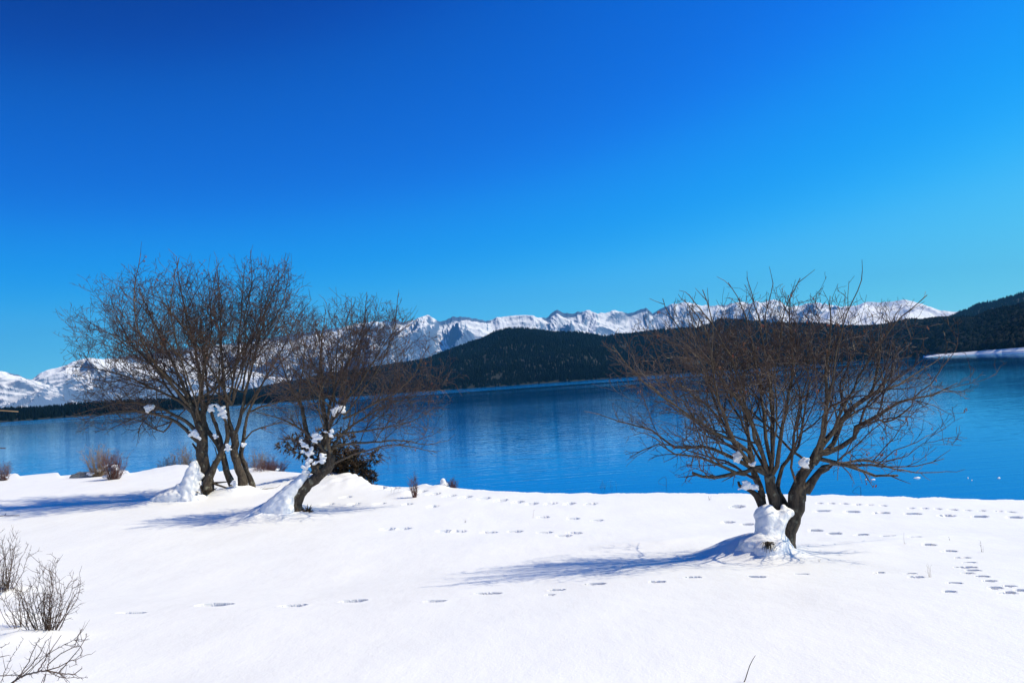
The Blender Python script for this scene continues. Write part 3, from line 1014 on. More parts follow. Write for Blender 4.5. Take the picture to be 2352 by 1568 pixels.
# leaning willow
bC = on_land(680, 1184); dC = bC.y
make_tree('willow_tree', 'leaning bare willow with snow packed along its slanted trunk', GRP_L, (680, 1184), dC,
          [([C4(500, 1120), C4(465, 1030), C4(455, 960), C4(500, 880), C4(580, 780), C4(680, 690), C4(770, 620), C4(835, 550), C4(845, 470), C4(845, 440)], .22, .11),
           ([C4(740, 650), C4(690, 590), C4(650, 540), C4(610, 480), C4(590, 430)], .16, .05),
           ([C4(700, 640, .1), C4(740, 500, .2), C4(770, 350, .3), C4(790, 200, .3), C4(800, 60, .3)], .15, .07),
           ([C4(640, 560, .1), C4(620, 400, .2), C4(590, 200, .3), C4(560, 60, .3), C4(545, -60, .3)], .10, .05)],
          [([C4(840, 480), C4(820, 450), C4(720, 330), C4(620, 240), C4(450, 120), C4(300, 60), C4(120, 10), C4(-60, -40)], .06, .007),
           ([C4(845, 470), C4(825, 380), C4(820, 290), C4(830, 150), C4(870, 0), C4(880, -250), C4(900, -500), C4(930, -900)], .06, .006),
           ([C4(820, 290), C4(870, 250), C4(1000, 215), C4(1250, 180), C4(1500, 140), C4(1750, 60), C4(1930, -60)], .04, .006),
           ([C4(850, 545), C4(940, 500), C4(1100, 430), C4(1300, 375), C4(1500, 330), C4(1750, 370), C4(1960, 420)], .035, .008),
           ([C4(830, 400, .2), C4(900, 350, .2), C4(1050, 320, .2), C4(1300, 310, .2), C4(1600, 290, .2), C4(1850, 330, .2), C4(2080, 290, .2)], .045, .006),
           ([C4(840, 420, .3), C4(930, 260, .4), C4(1150, 80, .4), C4(1400, -60, .4), C4(1650, -160, .4), C4(1900, -230, .4)], .05, .006),
           ([C4(800, 100, .3), C4(850, -150, .3), C4(960, -400, .3), C4(1100, -650, .3), C4(1250, -900, .3)], .055, .006),
           ([C4(850, 100, .1), C4(980, -100, 0), C4(1150, -300, -.1), C4(1330, -600, -.2), C4(1500, -850, -.3)], .05, .006),
           ([C4(780, 60, .3), C4(760, -200, .2), C4(740, -500, .1), C4(760, -850, .0), C4(800, -1150, .0)], .055, .006),
           ([C4(560, 40, .3), C4(520, -200, .3), C4(560, -500, .3), C4(600, -900, .3)], .045, .006),
           ([C4(545, -60, .3), C4(430, -250, .3), C4(330, -520, .3), C4(280, -800, .3)], .04, .006)],
          (828, 888, 228, 200, 2.6), 202, [(755, 1000, 5, .034, 35, 72), (790, 960, 4, .03, 15, 50)], (.0078), leafn=50, scale=1.15, l1=(7.5, .95))

# thick willow at the far left of the cluster
bA = on_land(472, 1141); dA = bA.y
make_tree('willow_tree', 'thick dark willow at the left end of the cluster with long low boughs', GRP_L, (472, 1141), dA,
          [([C3(845, 1040), C3(840, 960), C3(850, 850), C3(835, 740), C3(812, 640), C3(800, 520), C3(815, 400), C3(795, 300), C3(780, 230)], .27, .17),
           ([C3(850, 930, -.3), C3(880, 820, -.3), C3(930, 710, -.3), C3(990, 590, -.2), C3(1040, 500, -.1), C3(1075, 400), C3(1070, 300), C3(1060, 240)], .15, .07),
           ([C3(775, 540), C3(735, 490), C3(705, 450)], .06, .03),
           ([C3(800, 330), C3(740, 200), C3(700, 80), C3(640, -60)], .13, .06),
           ([C3(800, 300), C3(820, 150), C3(810, 0), C3(790, -160)], .12, .06)],
          [([C3(780, 440), C3(700, 380), C3(640, 300), C3(540, 225), C3(350, 150), C3(200, 115), C3(0, 110), C3(-200, 140), C3(-450, 215)], .085, .010),
           ([C3(740, 330), C3(640, 220), C3(500, 150), C3(300, 60), C3(0, 20), C3(-300, 90), C3(-560, 160)], .08, .010),
           ([C3(500, 210), C3(400, 330), C3(250, 260), C3(80, 200), C3(-100, 280), C3(-300, 330)], .035, .008),
           ([C3(720, 140), C3(560, 0), C3(300, -120), C3(0, -250), C3(-300, -330), C3(-560, -360)], .075, .008),
           ([C3(700, 80), C3(500, -150), C3(250, -400), C3(0, -620), C3(-300, -760)], .075, .008),
           ([C3(660, -20), C3(520, -350), C3(350, -700), C3(200, -1050), C3(100, -1300)], .07, .008),
           ([C3(790, -160), C3(740, -500), C3(640, -900), C3(560, -1300), C3(540, -1500)], .07, .008),
           ([C3(640, -60), C3(400, -300), C3(100, -560), C3(-100, -900), C3(-160, -1100)], .06, .008),
           ([C3(800, 0), C3(820, -300), C3(900, -700), C3(880, -1200)], .06, .008),
           ([C3(1060, 240), C3(1000, 100), C3(980, -150), C3(1000, -500), C3(1040, -900)], .05, .008)],
          (372, 822, 245, 216, 3.8), 303, [(458, 965, 5, .05, 15, 65), (440, 930, 4, .045, 5, 40)], (.0100), leafn=40, scale=1.5, l1=(7.8, .95))

# crossing stems
bB = on_land(562, 1133); dB = bB.y
make_tree('willow_tree', 'bare willow of several crossing stems standing right of the thick trunk', GRP_L, (562, 1133), dB,
          [([C3(1165, 1010), C3(1140, 930), C3(1100, 830), C3(1060, 720), C3(1035, 620), C3(1005, 530), C3(950, 430), C3(885, 340), C3(830, 240), C3(790, 140)], .15, .07),
           ([C3(1010, 560), C3(1000, 430), C3(965, 300), C3(920, 180), C3(880, 40)], .10, .05),
           ([C3(1245, 1010), C3(1235, 900), C3(1215, 790), C3(1175, 650), C3(1135, 560), C3(1155, 460), C3(1135, 340), C3(1130, 320)], .185, .12),
           ([C3(1345, 1040, .3), C3(1335, 930, .3), C3(1310, 830, .3), C3(1250, 680, .3), C3(1215, 560, .3), C3(1240, 400, .3), C3(1255, 270, .3)], .13, .06),
           ([C3(1140, 360), C3(1090, 220), C3(1065, 60), C3(1045, -40)], .08, .05),
           ([C3(1150, 360), C3(1195, 220), C3(1230, 90), C3(1250, -60)], .08, .05)],
          [([C3(790, 140), C3(700, 0), C3(620, -250), C3(560, -600)], .06, .008),
           ([C3(880, 40), C3(850, -250), C3(820, -600), C3(760, -1000)], .055, .008),
           ([C3(1045, -40), C3(1020, -350), C3(1000, -750), C3(980, -1150), C3(960, -1450)], .06, .008),
           ([C3(1065, 60), C3(1150, -300), C3(1200, -700), C3(1230, -1100), C3(1250, -1440)], .055, .008),
           ([C3(1250, -60), C3(1330, -350), C3(1430, -750), C3(1500, -1150), C3(1520, -1380)], .055, .008),
           ([C3(1255, 270), C3(1300, 100), C3(1450, -200), C3(1650, -550), C3(1800, -850), C3(1950, -1050)], .055, .008),
           ([C3(1260, 250, .3), C3(1290, 130, .3), C3(1450, 60, .3), C3(1620, 20, .3), C3(1800, -60, .3)], .05, .01),
           ([C3(1190, 200), C3(1280, 60), C3(1420, -150), C3(1640, -400), C3(1900, -650)], .05, .008),
           ([C3(1250, 420), C3(1330, 330), C3(1480, 270), C3(1640, 240), C3(1800, 260)], .035, .009),
           ([C3(1000, 520), C3(960, 580), C3(940, 490)], .04, .02)],
          (545, 818, 212, 218, 3.6), 404, [(538, 930, 5, .045, 40, 76), (560, 900, 3, .04, 20, 60)], (.0098), leafn=50, scale=1.5, l1=(7, .95))


# ------------------------------------------------------------------ snow lumps
def blob(name, parts, label, cat, group=None, voxel=.03, noise=.02, mat_=None, origin=None, nscale=6.0):
    """one lump of packed snow: overlapping balls fused into one skin, then roughened"""
    bm = bmesh.new()
    if name == 'snow_clump':
        q_ = random.Random(len(label) * 31 + len(parts)); np_ = []
        for c, r in parts:
            if isinstance(r, (tuple, list)): np_.append((c, r)); continue
            np_.append((c, (r * q_.uniform(.55, .8), r * .55, r * q_.uniform(.55, .8))))
            for _ in range(4):
                u = Vector((q_.uniform(-1, 1), q_.uniform(-.7, .3), q_.uniform(-.75, .75))) * r * .85
                k_ = q_.uniform(.28, .5)
                np_.append((Vector(c) + u, (r * k_ * q_.uniform(.8, 1.5), r * k_, r * k_ * q_.uniform(.6, 1.2))))
        parts = np_; voxel *= .62; noise *= .9; nscale = 9
    for c, r in parts:
        r = r if isinstance(r, (tuple, list)) else (r, r, r)
        mt = Matrix.Translation(Vector(c)) @ Matrix.Diagonal((r[0], r[1], r[2], 1))
        bmesh.ops.create_icosphere(bm, subdivisions=2, radius=1.0, matrix=mt)
    me = bpy.data.meshes.new('tmp'); bm.to_mesh(me); bm.free()
    o = bpy.data.objects.new('tmp', me); COL.objects.link(o)
    md = o.modifiers.new('r', 'REMESH'); md.mode = 'VOXEL'; md.voxel_size = voxel
    s_ = o.modifiers.new('s', 'SMOOTH'); s_.factor = .5; s_.iterations = 2 if name == 'snow_clump' else 5
    dg = bpy.context.evaluated_depsgraph_get()
    me2 = bpy.data.meshes.new_from_object(o.evaluated_get(dg))
    bpy.data.objects.remove(o); bpy.data.meshes.remove(me)
    n = len(me2.vertices)
    co = np.empty(n * 3); me2.vertices.foreach_get('co', co); co = co.reshape(-1, 3)
    no = np.empty(n * 3); me2.vertices.foreach_get('normal', no); no = no.reshape(-1, 3)
    k = fbm(co[:, 0] * nscale + co[:, 1] * nscale * .5, co[:, 2] * nscale + co[:, 1] * nscale * .7, 3, 12)
    co = co + no * (k * noise)[:, None]
    org = np.array(origin if origin is not None else [co[:, 0].mean(), co[:, 1].mean(), co[:, 2].min()])
    co -= org
    me2.vertices.foreach_set('co', co.ravel())
    me2.polygons.foreach_set('use_smooth', np.full(len(me2.polygons), True))
    me2.materials.clear(); me2.materials.append(mat_ or M_SNOWLUMP)
    me2.update(); me2.name = name
    r = bpy.data.objects.new(name, me2); COL.objects.link(r); r.location = org
    tag(r, label, cat, group)
    return r


def path_parts(pts, d, n):
    """balls along a path; each point px,py,depth,radius"""
    out = []
    for a, b in zip(pts[:-1], pts[1:]):
        for k in range(n):
            t = k / n
            px, py, q, r = [a[i] + (b[i] - a[i]) * t for i in range(4)]
            out.append((P(px, py, d + q), r))
    return out


GS = 'snow caught on the willows'
# packed snow on the leaning trunk, widening to a drift
pp = path_parts([(*C4(600, 625)[:2], .0, .10), (*C4(540, 700)[:2], -.02, .16), (*C4(450, 800)[:2], -.04, .22), (*C4(360, 890)[:2], -.05, .27), (*C4(280, 980)[:2], -.06, .33), (*C4(200, 1060)[:2], -.05, .34)], dC, 5)
pp += path_parts([(*C4(380, 900)[:2], -.1, .25), (*C4(370, 980)[:2], -.12, .30), (*C4(350, 1070)[:2], -.15, .34), (*C4(300, 1110)[:2], -.2, .30)], dC, 4)
blob('snow_drift', pp, 'long bank of snow packed against the leaning willow trunk', 'snow', GS, .045, .02)
pp = [(P(*C4(a, b)[:2], dC - .12), r) for a, b, r in [(610, 430, .13), (620, 500, .12), (590, 560, .12), (570, 620, .12), (640, 380, .10), (560, 400, .08), (690, 230, .15), (720, 260, .12), (670, 290, .11), (530, 290, .08), (560, 330, .09), (600, 350, .08)]]
blob('snow_clump', pp, 'ragged snow caught in the forks above the leaning trunk', 'snow', GS, .035, .03)
pp = [(P(*C4(a, b)[:2], dC - .15), r) for a, b, r in [(750, 450, .12), (770, 490, .10), (740, 510, .10), (690, 525, .07)]]
blob('snow_clump', pp, 'snow lump lodged where the leaning trunk turns upright', 'snow', GS, .03, .03)
pp = [(P(*C4(a, b)[:2], dC - .1), r) for a, b, r in [(860, 185, .08), (840, 230, .09), (790, 200, .06)]]
blob('snow_clump', pp, 'small snow lump high in the leaning willow fork', 'snow', GS, .03, .02)
blob('snow_clump', [(P(776, 937, dC - .1), .17), (P(768, 945, dC - .1), .12), (P(786, 944, dC - .1), .1)], 'round snow lump in the middle of the leaning willow crown', 'snow', GS, .03, .02)
# thick left trunk
pp = path_parts([(*C3(725, 670)[:2], -.28, .16), (*C3(720, 740)[:2], -.3, .26), (*C3(700, 830)[:2], -.3, .33), (*C3(680, 920)[:2], -.35, .40), (*C3(660, 990)[:2], -.4, .40)], dA, 4)
pp += [(P(*C3(a, b)[:2], dA - .35), r) for a, b, r in [(790, 790, .14), (790, 880, .12), (740, 960, .25), (800, 1010, .14), (600, 950, .3), (540, 990, .2)]]
pp += [(P(*C3(a, b)[:2], dA - q), (r * 1.4, r, r * .7)) for a, b, q, r in [(560, 1010, .35, .45), (470, 1030, .3, .40), (690, 1040, .5, .40), (800, 1060, .5, .28), (640, 900, .2, .28), (380, 1040, .2, .3), (900, 1070, .45, .25)]]
blob('snow_drift', pp, 'tall lumpy snow pile against the thick leftmost trunk', 'snow', GS, .05, .035)
for pts_, lb in [([(740, 355, .2), (715, 340, .15), (765, 380, .15)], 'snow lump on the lowest bough of the thick willow'),
                 ([(245, 80, .17), (262, 85, .12)], 'square snow lump out on the long left bough'),
                 ([(900, 80, .14), (905, 100, .12), (880, 75, .1)], 'snow lump high between the two crossing stems'),
                 ([(1010, 90, .15), (1020, 130, .16), (1040, 170, .13), (965, 55, .12)], 'long snow streak on the upper limb of the crossing stems'),
                 ([(1065, 470, .12), (1075, 495, .13), (1070, 510, .1)], 'snow lump in the fork of the crossing stems'),
                 ([(1140, 850, .12), (1145, 880, .14), (1150, 900, .1)], 'snow lump low on the leaning middle stem'),
                 ([(1240, 460, .09), (1238, 475, .09)], 'little snow lump on the rightmost stem of the cluster'),
                 ([(945, 385, .1), (930, 365, .08)], 'small snow patch on the crossing stem')]:
    blob('snow_clump', [(P(*C3(a, b)[:2], dB - .25), r) for a, b, r in pts_], lb, 'snow', GS, .04, .03)
# lone willow
pp = path_parts([(*C6(1000, 860)[:2], -.05, .11), (*C6(1060, 850)[:2], -.1, .12), (*C6(1080, 910)[:2], -.12, .15), (*C6(1060, 980)[:2], -.12, .19), (*C6(1060, 1080)[:2], -.14, .20), (*C6(1080, 1180)[:2], -.16, .22), (*C6(1090, 1290)[:2], -.2, .24)], dD, 4)
pp += path_parts([(*C6(1330, 840)[:2], -.10, .045), (*C6(1240, 890)[:2], -.14, .10), (*C6(1160, 950)[:2], -.15, .14), (*C6(1130, 1050)[:2], -.17, .16), (*C6(1130, 1180)[:2], -.2, .16)], dD, 4)
pp += [(P(*C6(950, 880)[:2], dD - .05), .07), (P(*C6(1240, 800)[:2], dD - .08), .06)]
pp += [(P(*C6(a, b)[:2], dD - q), (r * 1.25, r, r * .85)) for a, b, q, r in [(1020, 1280, .2, .27), (1130, 1300, .22, .25), (1060, 1220, .17, .23), (1130, 1215, .2, .19), (940, 1290, .1, .24), (860, 1320, .08, .20), (1190, 1290, .2, .16), (1240, 1345, .22, .12), (1000, 1170, .1, .17), (1000, 1215, .28, .18), (1060, 1245, .36, .19), (1125, 1245, .36, .18), (1180, 1230, .3, .13), (950, 1250, .25, .2), (1080, 1310, .48, .19), (900, 1230, .1, .18)]]
blob('snow_drift', pp, 'smooth snow wrapped round the base of the lone willow', 'snow', GS, .024, .02)
for pts_, lb in [([(1460, 290, .09), (1470, 260, .075), (1485, 320, .06)], 'snow lump resting on the right limb of the lone willow'),
                 ([(720, 210, .07), (700, 250, .07), (725, 180, .05)], 'narrow snow lump on the upper left limbs of the lone willow'),
                 ([(870, 290, .05), (885, 300, .05)], 'tiny snow lump above the left fork of the lone willow'),
                 ([(800, 530, .08), (780, 560, .07), (900, 570, .07), (930, 560, .06), (860, 560, .05)], 'snow caught on the broken left stub of the lone willow')]:
    blob('snow_clump', [(P(*C6(a, b)[:2], dD - .1), r) for a, b, r in pts_], lb, 'snow', GS, .02, .015)


# ------------------------------------------------------------------ shrubs
def shrub(name, label, px, py, h_px, w_px, n, seed, mat_, r=.004, group=None, thorn=False, levels=2, snow=0, lean=0.0, kinks=.12, cat='shrub', d=None, up=.10):
    rs = random.Random(seed)
    b = on_land(px, py) if d is None else P(px, py, d)
    H = h_px / FPX * b.y; W = w_px / 2 / FPX * b.y
    z0 = gz(b.x, b.y) if d is None else b.z
    root = empty(name, (b.x, b.y, z0))
    tag(root, label, cat, group)
    stems, tw = Tubes(), Tubes()
    for i in range(n):
        a = rs.random() * 2 * math.pi
        q = rs.random() ** .7
        p = Vector((b.x + math.cos(a) * W * .35 * q, b.y + math.sin(a) * W * .3 * q, z0 - .04))
        h = H * rs.uniform(.55, 1.0) * (1 - .2 * q)
        tip = Vector((p.x + math.cos(a) * W * q * .8 + lean * h, p.y + math.sin(a) * W * q * .6, z0 + h))
        d_ = (tip - p).normalized(); L_ = (tip - p).length
        m_ = max(3, int(L_ / (.09 if levels > 1 else .14)))
        m_ = min(m_, 9)
        pts, rad = [p], [r]
        for k in range(m_):
            dd = (tip - p).normalized() * .6 + d_ * .4
            d_ = (dd + Vector((rs.gauss(0, kinks), rs.gauss(0, kinks), rs.gauss(0, kinks * .6) + up * .3))).normalized()
            p = p + d_ * L_ / m_
            pts.append(p); rad.append(r * (1 - .7 * (k + 1) / m_))
        stems.add(pts, rad, 4)
        for k in range(1, len(pts)):
            for _ in range(rs.choice((0, 1, 2)) if levels else 0):
                cd = child_dir((pts[k] - pts[k - 1]).normalized(), math.radians(rs.uniform(30, 65)), rs)
                cl = L_ * rs.uniform(.10, .28)
                q1 = pts[k - 1].lerp(pts[k], rs.random()); q2 = q1 + cd * cl * .5; q3 = q2 + (cd + Vector((rs.gauss(0, .25), rs.gauss(0, .25), .2))).normalized() * cl * .5
                tw.add([q1, q2, q3], [r * .5, r * .4, r * .2], 3)
                if levels > 1:
                    for _ in range(rs.choice((0, 1, 2, 2))):
                        c2 = child_dir(cd, math.radians(rs.uniform(30, 60)), rs)
                        q4 = q2.lerp(q3, rs.random())
                        tw.add([q4, q4 + c2 * cl * rs.uniform(.25, .5)], [r * .38, r * .15], 3)
            if thorn:
                for _ in range(2):
                    cd = child_dir((pts[k] - pts[k - 1]).normalized(), 1.2, rs)
                    q1 = pts[k - 1].lerp(pts[k], rs.random())
                    tw.add([q1, q1 + cd * rs.uniform(.015, .03)], [r * .5, r * .1], 3)
    stems.build('stems', mat_, root)['kind'] = 'stuff'
    if tw.V: tw.build('twigs', mat_, root)['kind'] = 'stuff'
    for k in range(snow):
        c = Vector((b.x + rs.uniform(-.6, .6) * W, b.y - rs.uniform(0, .3) * W, z0 + rs.uniform(.05, .45) * H))
        s_ = rs.uniform(.03, .07) * H + .015
        o = blob('snow_clump', [(c, (s_ * 1.3, s_, s_ * .8)), (c + Vector((s_, 0, .3 * s_)), s_ * .7)], 'x', 'x', None, max(.015, s_ * .3), s_ * .12)
        for key in ('label', 'category'): del o[key]
        o.location = Vector(o.location) - Vector(root.location); o.parent = root; o.name = 'snow_clump'
    return root


GT = 'thorny shrubs in the lower left corner'
shrub('shrub', 'dense dark thorny shrub growing out of the snow at the lower left', 105, 1462, 176, 190, 34, 1, M_TWIGD, .0058, GT, True, kinks=.14)
shrub('shrub', 'sparse thorny stems of the shrub left of the dense one', 52, 1440, 135, 130, 11, 2, M_TWIGD, .005, GT, True)
shrub('shrub', 'taller thin shrub cut by the left edge above the dense one', 8, 1366, 145, 110, 24, 3, M_TWIGD, .0075, GT, True, kinks=.15)
# long arching thorny branches entering from the bottom left corner
br = empty('thorn_bush', P(20, 1590, 5.1)); tag(br, 'long thorny branches reaching up and right from the bottom left corner', 'shrub', GT)
C7 = lambda a, b: (a * .2495, 1177 + b * .2495)
tb, tw = Tubes(), Tubes()
rs = random.Random(9)
for pts_, r in [([(60, 1600), (200, 1505), (340, 1465), (430, 1450), (550, 1475), (690, 1480), (755, 1430)], .009),
                ([(550, 1475), (600, 1520), (635, 1550)], .004), ([(430, 1455), (560, 1510), (700, 1515), (805, 1518)], .004),
                ([(100, 1590), (250, 1400), (320, 1240), (365, 1150)], .005), ([(180, 1510), (330, 1350), (430, 1180), (465, 1150)], .005),
                ([(350, 1460), (440, 1310), (520, 1190), (560, 1130)], .006), ([(440, 1400), (560, 1300), (680, 1230), (745, 1080)], .004),
                ([(430, 1450), (540, 1420), (640, 1360), (700, 1350), (800, 1305)], .005), ([(540, 1470), (620, 1380), (720, 1260), (780, 1170), (800, 1110)], .005),
                ([(200, 1520), (300, 1420), (420, 1320), (560, 1230), (700, 1150), (745, 1075)], .004), ([(0, 1590), (60, 1420), (150, 1260), (215, 1160)], .003),
                ([(400, 1560), (430, 1450), (460, 1300), (450, 1160)], .004), ([(0, 1500), (100, 1490), (230, 1500)], .004), ([(380, 1580), (420, 1480), (470, 1490)], .003),
                ([(0, 1330), (75, 1310)], .004), ([(0, 1240), (80, 1205)], .003), ([(700, 1350), (690, 1400), (640, 1420)], .003), ([(740, 1320), (755, 1250), (700, 1170), (800, 1165)], .003)]:
    q = resample([P(*C7(a, b), 5.3 + .25 * math.sin(a * .01 + b * .013)) for a, b in pts_], .035, .003, rs)
    tb.add(q, [r * .8 * (1 - .6 * i / (len(q) - 1)) for i in range(len(q))], 5)
    for i in range(1, len(q)):
        if rs.random() < .85:
            cd = child_dir((q[i] - q[i - 1]).normalized(), 1.0, rs)
            tw.add([q[i], q[i] + cd * rs.uniform(.012, .028)], [.0022, .0004], 3)
        if rs.random() < .18:
            cd = child_dir((q[i] - q[i - 1]).normalized(), .7, rs)
            l_ = rs.uniform(.05, .16)
            tw.add([q[i], q[i] + cd * l_ * .5, q[i] + cd * l_ + Vector((0, 0, .02))], [.0022, .0016, .0006], 3)
tb.build('branches', M_TWIGD, br)['kind'] = 'stuff'
tw.build('thorns', M_TWIGD, br)['kind'] = 'stuff'

GB = 'small leafless shrubs along the lake edge'
shrub('shrub', 'pale stemmed shrub with snow tufts by the left lake edge', 228, 1094, 85, 72, 54, 11, M_STRAW, 0.0137, GB, snow=4)
shrub('shrub', 'reddish brown shrub right of the pale stemmed shrub', 262, 1100, 70, 66, 73, 12, M_TWIGR, 0.0137, GB, snow=6)
shrub('shrub', 'small brown shrub cut by the left edge at the lake', 8, 1103, 47, 46, 41, 13, M_TWIGR, 0.0137, GB, snow=3)
shrub('shrub', 'dark slender shrub at the lake edge left of the thick willow', 383, 1071, 55, 44, 41, 14, M_TWIGD, 0.0137, GB)
shrub('shrub', 'tall straw coloured shrub behind the thick willow', 425, 1066, 82, 81, 70, 15, M_STRAW, 0.0125, GB, kinks=.2, snow=2)
shrub('shrub', 'brown snowy shrub behind the crossing stems', 620, 1080, 57, 83, 128, 16, M_TWIGR, 0.0125, GB, kinks=.22, snow=7)
shrub('shrub', 'pale tangled shrub between the cluster and the juniper', 590, 1074, 87, 99, 80, 17, M_STRAW, 0.0112, GB, kinks=.25, snow=4)
shrub('shrub', 'thin upright shrub beside the single track near the shore', 953, 1142, 57, 30, 25, 18, M_TWIGR, 0.0075, GB)
shrub('shrub', 'grey upright shrub left of the snow cone on the shore', 1007, 1116, 55, 26, 41, 19, M_TWIGD, 0.0075, GB)
shrub('shrub', 'dark red upright shrub right of the snow cone on the shore', 1038, 1118, 50, 26, 48, 20, M_TWIGR, 0.0088, GB)
c = on_land(1020, 1116)
blob('snow_cone', [(c + Vector((0, 0, .02)), (.17, .15, .14)), (c + Vector((-.03, 0, .16)), (.1, .09, .13))], 'small pointed heap of snow between the two shore shrubs', 'snow', None, .025, .01)
c = on_land(196, 1094)
blob('rock', [(c + Vector((0, 0, .02)), (.85, .6, .26)), (c + Vector((.4, .1, .0)), (.6, .4, .2))], 'flat grey rock left of the pale stemmed shrub', 'rock', None, .06, .04, M_ROCK, nscale=3)

# juniper
def juniper(label, centers, d, seed, name='juniper_bush', base=None):
    rs = random.Random(seed)
    bx = P(*base, d)
    root = empty(name, (bx.x, bx.y, gz(bx.x, bx.y)))
    tag(root, label, 'shrub')
    st = Tubes(); V, F = [], []
    o0 = Vector((bx.x, bx.y, gz(bx.x, bx.y) - .1))
    for (px, py, rpx, n) in centers:
        c = P(px, py, d + rs.uniform(-.3, .3)); R_ = rpx / FPX * d
        q = resample([o0, o0.lerp(c, .5) + Vector((0, 0, .15)), c], .2, .03, rs)
        st.add(q, [.05 * (1 - .7 * i / (len(q) - 1)) for i in range(len(q))], 5)
        for k in range(n):
            u = Vector((rs.gauss(0, 1), rs.gauss(0, 1), rs.gauss(0, 1))).normalized() * R_ * rs.random() ** .45
            p = c + u
            dr = (u.normalized() + Vector((rs.gauss(0, .4), rs.gauss(0, .4), rs.gauss(0, .4) + .2))).normalized()
            for j in range(7):
                l_ = rs.uniform(.10, .30); dd = (dr + Vector((rs.gauss(0, .45), rs.gauss(0, .45), rs.gauss(0, .45)))).normalized()
                sd = dd.cross(Vector((rs.uniform(-1, 1), rs.uniform(-1, 1), rs.uniform(-1, 1)))).normalized() * .022
                i0 = len(V)
                V += [p - sd * .4, p + dd * l_ * .5 + sd, p + dd * l_, p + dd * l_ * .5 - sd]
                F += [i0, i0 + 1, i0 + 2, i0 + 3]
    st.build('stem', M_BARK, root)
    f = mesh_np('foliage', np.array([tuple(v) for v in V]), F, 4, M_NEEDLE, root); f['kind'] = 'stuff'
    return root


dJ = on_land(800, 1103).y
juniper('dense dark juniper bush behind the leaning willow', [(800, 1064, 25, 140), (778, 1078, 22, 90), (830, 1080, 21, 90), (815, 1052, 20, 60), (845, 1095, 16, 50), (760, 1045, 26, 90),
        (860, 1052, 16, 30), (705, 1020, 26, 55), (675, 1018, 20, 34), (650, 1025, 12, 12), (730, 1010, 28, 60), (690, 1040, 14, 18), (855, 1108, 10, 20), (790, 1020, 30, 90)], dJ, 5, base=(800, 1103))
dg_ = dC - .15
juniper('small green sprout at the foot of the leaning trunk', [(705, 1183, 9, 16), (712, 1188, 8, 12), (697, 1178, 7, 10)], dg_, 6, name='juniper_sprout', base=(700, 1190))
juniper('green sprout growing at the base of the thick leftmost trunk', [(*C3(795, 950)[:2], 9, 14), (*C3(885, 970)[:2], 7, 12), (*C3(800, 1000)[:2], 6, 8)], dA - .3, 7, name='juniper_sprout', base=C3(840, 1010)[:2])
rs = random.Random(4)
# drooping tuft in front of the lone willow
c = P(*C6(1055, 1215)[:2], dD - .60)
root = empty('dry_tuft', c); tag(root, 'drooping dry tuft poking from the snow at the foot of the lone willow', 'plant')
tb = Tubes()
for k in range(46):
    a = rs.random() * 6.28
    v_ = Vector((math.cos(a) * rs.uniform(.2, 1.3), math.sin(a) * .7, 0))
    tb.add([c + Vector((0, 0, rs.uniform(-.05, 0))), c + v_ * .06 + Vector((0, -.03, .04)), c + v_ * .10 + Vector((0, -.04, rs.uniform(-.12, .03)))], [.005, .006, .002], 3)
tb.build('leaves', M_NEEDLE, root)['kind'] = 'stuff'
tb = Tubes(); tb.add([c + Vector((.02, .03, -.16)), c + Vector((-.01, -.02, -.08)), c + Vector((0, -.0, .02))], [.02, .02, .012], 8, cap=True, rough=.2); tb.build('cavity_dark', M_BARK, root)  # dark bark peg standing in for the shaded cavity under the tuft

# branch lying behind the stems, loose twigs standing in the snow
def stick(name, label, pts, d, r, mat_=M_TWIGD, cat='branch', group=None, forks=0, seed=0, abspts=None):
    rs = random.Random(seed)
    q = abspts or [P(x, y, d) for x, y in pts]
    root = empty(name, q[0]); tag(root, label, cat, group)
    q = resample(q, max(.03, r * 5), r * .25, rs)
    tb = Tubes(); tb.add(q, [r * (1 - .6 * i / (len(q) - 1)) for i in range(len(q))], 6, cap=True, rough=.1)
    tb.build('stem', mat_, root)
    if forks:
        tb = Tubes(); L_ = (q[-1] - q[0]).length
        for k in range(forks):
            i = rs.randint(1, len(q) - 1)
            cd = child_dir((q[i] - q[i - 1]).normalized(), math.radians(rs.uniform(25, 50)), rs)
            tb.add([q[i], q[i] + cd * L_ * rs.uniform(.1, .3)], [r * .5, r * .2], 3)
        tb.build('twigs', mat_, root)['kind'] = 'stuff'
    return root


stick('fallen_branch', 'dead branch lying on the snow between the trunks of the cluster', [C3(880, 850)[:2], C3(960, 880)[:2], C3(1060, 915)[:2], C3(1130, 945)[:2]], dB - .2, .055, M_BARK, 'branch')
stick('fallen_branch', 'thin dead branch crossing behind the fallen one', [C3(900, 865)[:2], C3(1000, 858)[:2], C3(1080, 850)[:2]], dB + .1, .045, M_BARK, 'branch')
stick('stick', 'thin twig on the snow right of the crossing stems', [C3(1380, 935)[:2], C3(1480, 925)[:2], C3(1590, 910)[:2]], dB, .015, M_TWIGD, 'twig', forks=4)
stick('stick', 'long bare stick leaning at the bottom edge of the snow', [(1700, 1585), (1712, 1558), (1722, 1528), (1735, 1504)], on_land(1708, 1564).y * .995, .0042, M_TWIGD, 'stick')
def sprig(label, px, py, h, n, seed, lean=0.0):
    return shrub('dry_sprig', label, px, py, h, h * .5, n, seed, M_TWIGD if seed % 2 else M_STRAW, .0028 * on_land(px, py).y / 16, 'single dry stems poking through the snow', levels=1, lean=lean, cat='plant', kinks=.08)


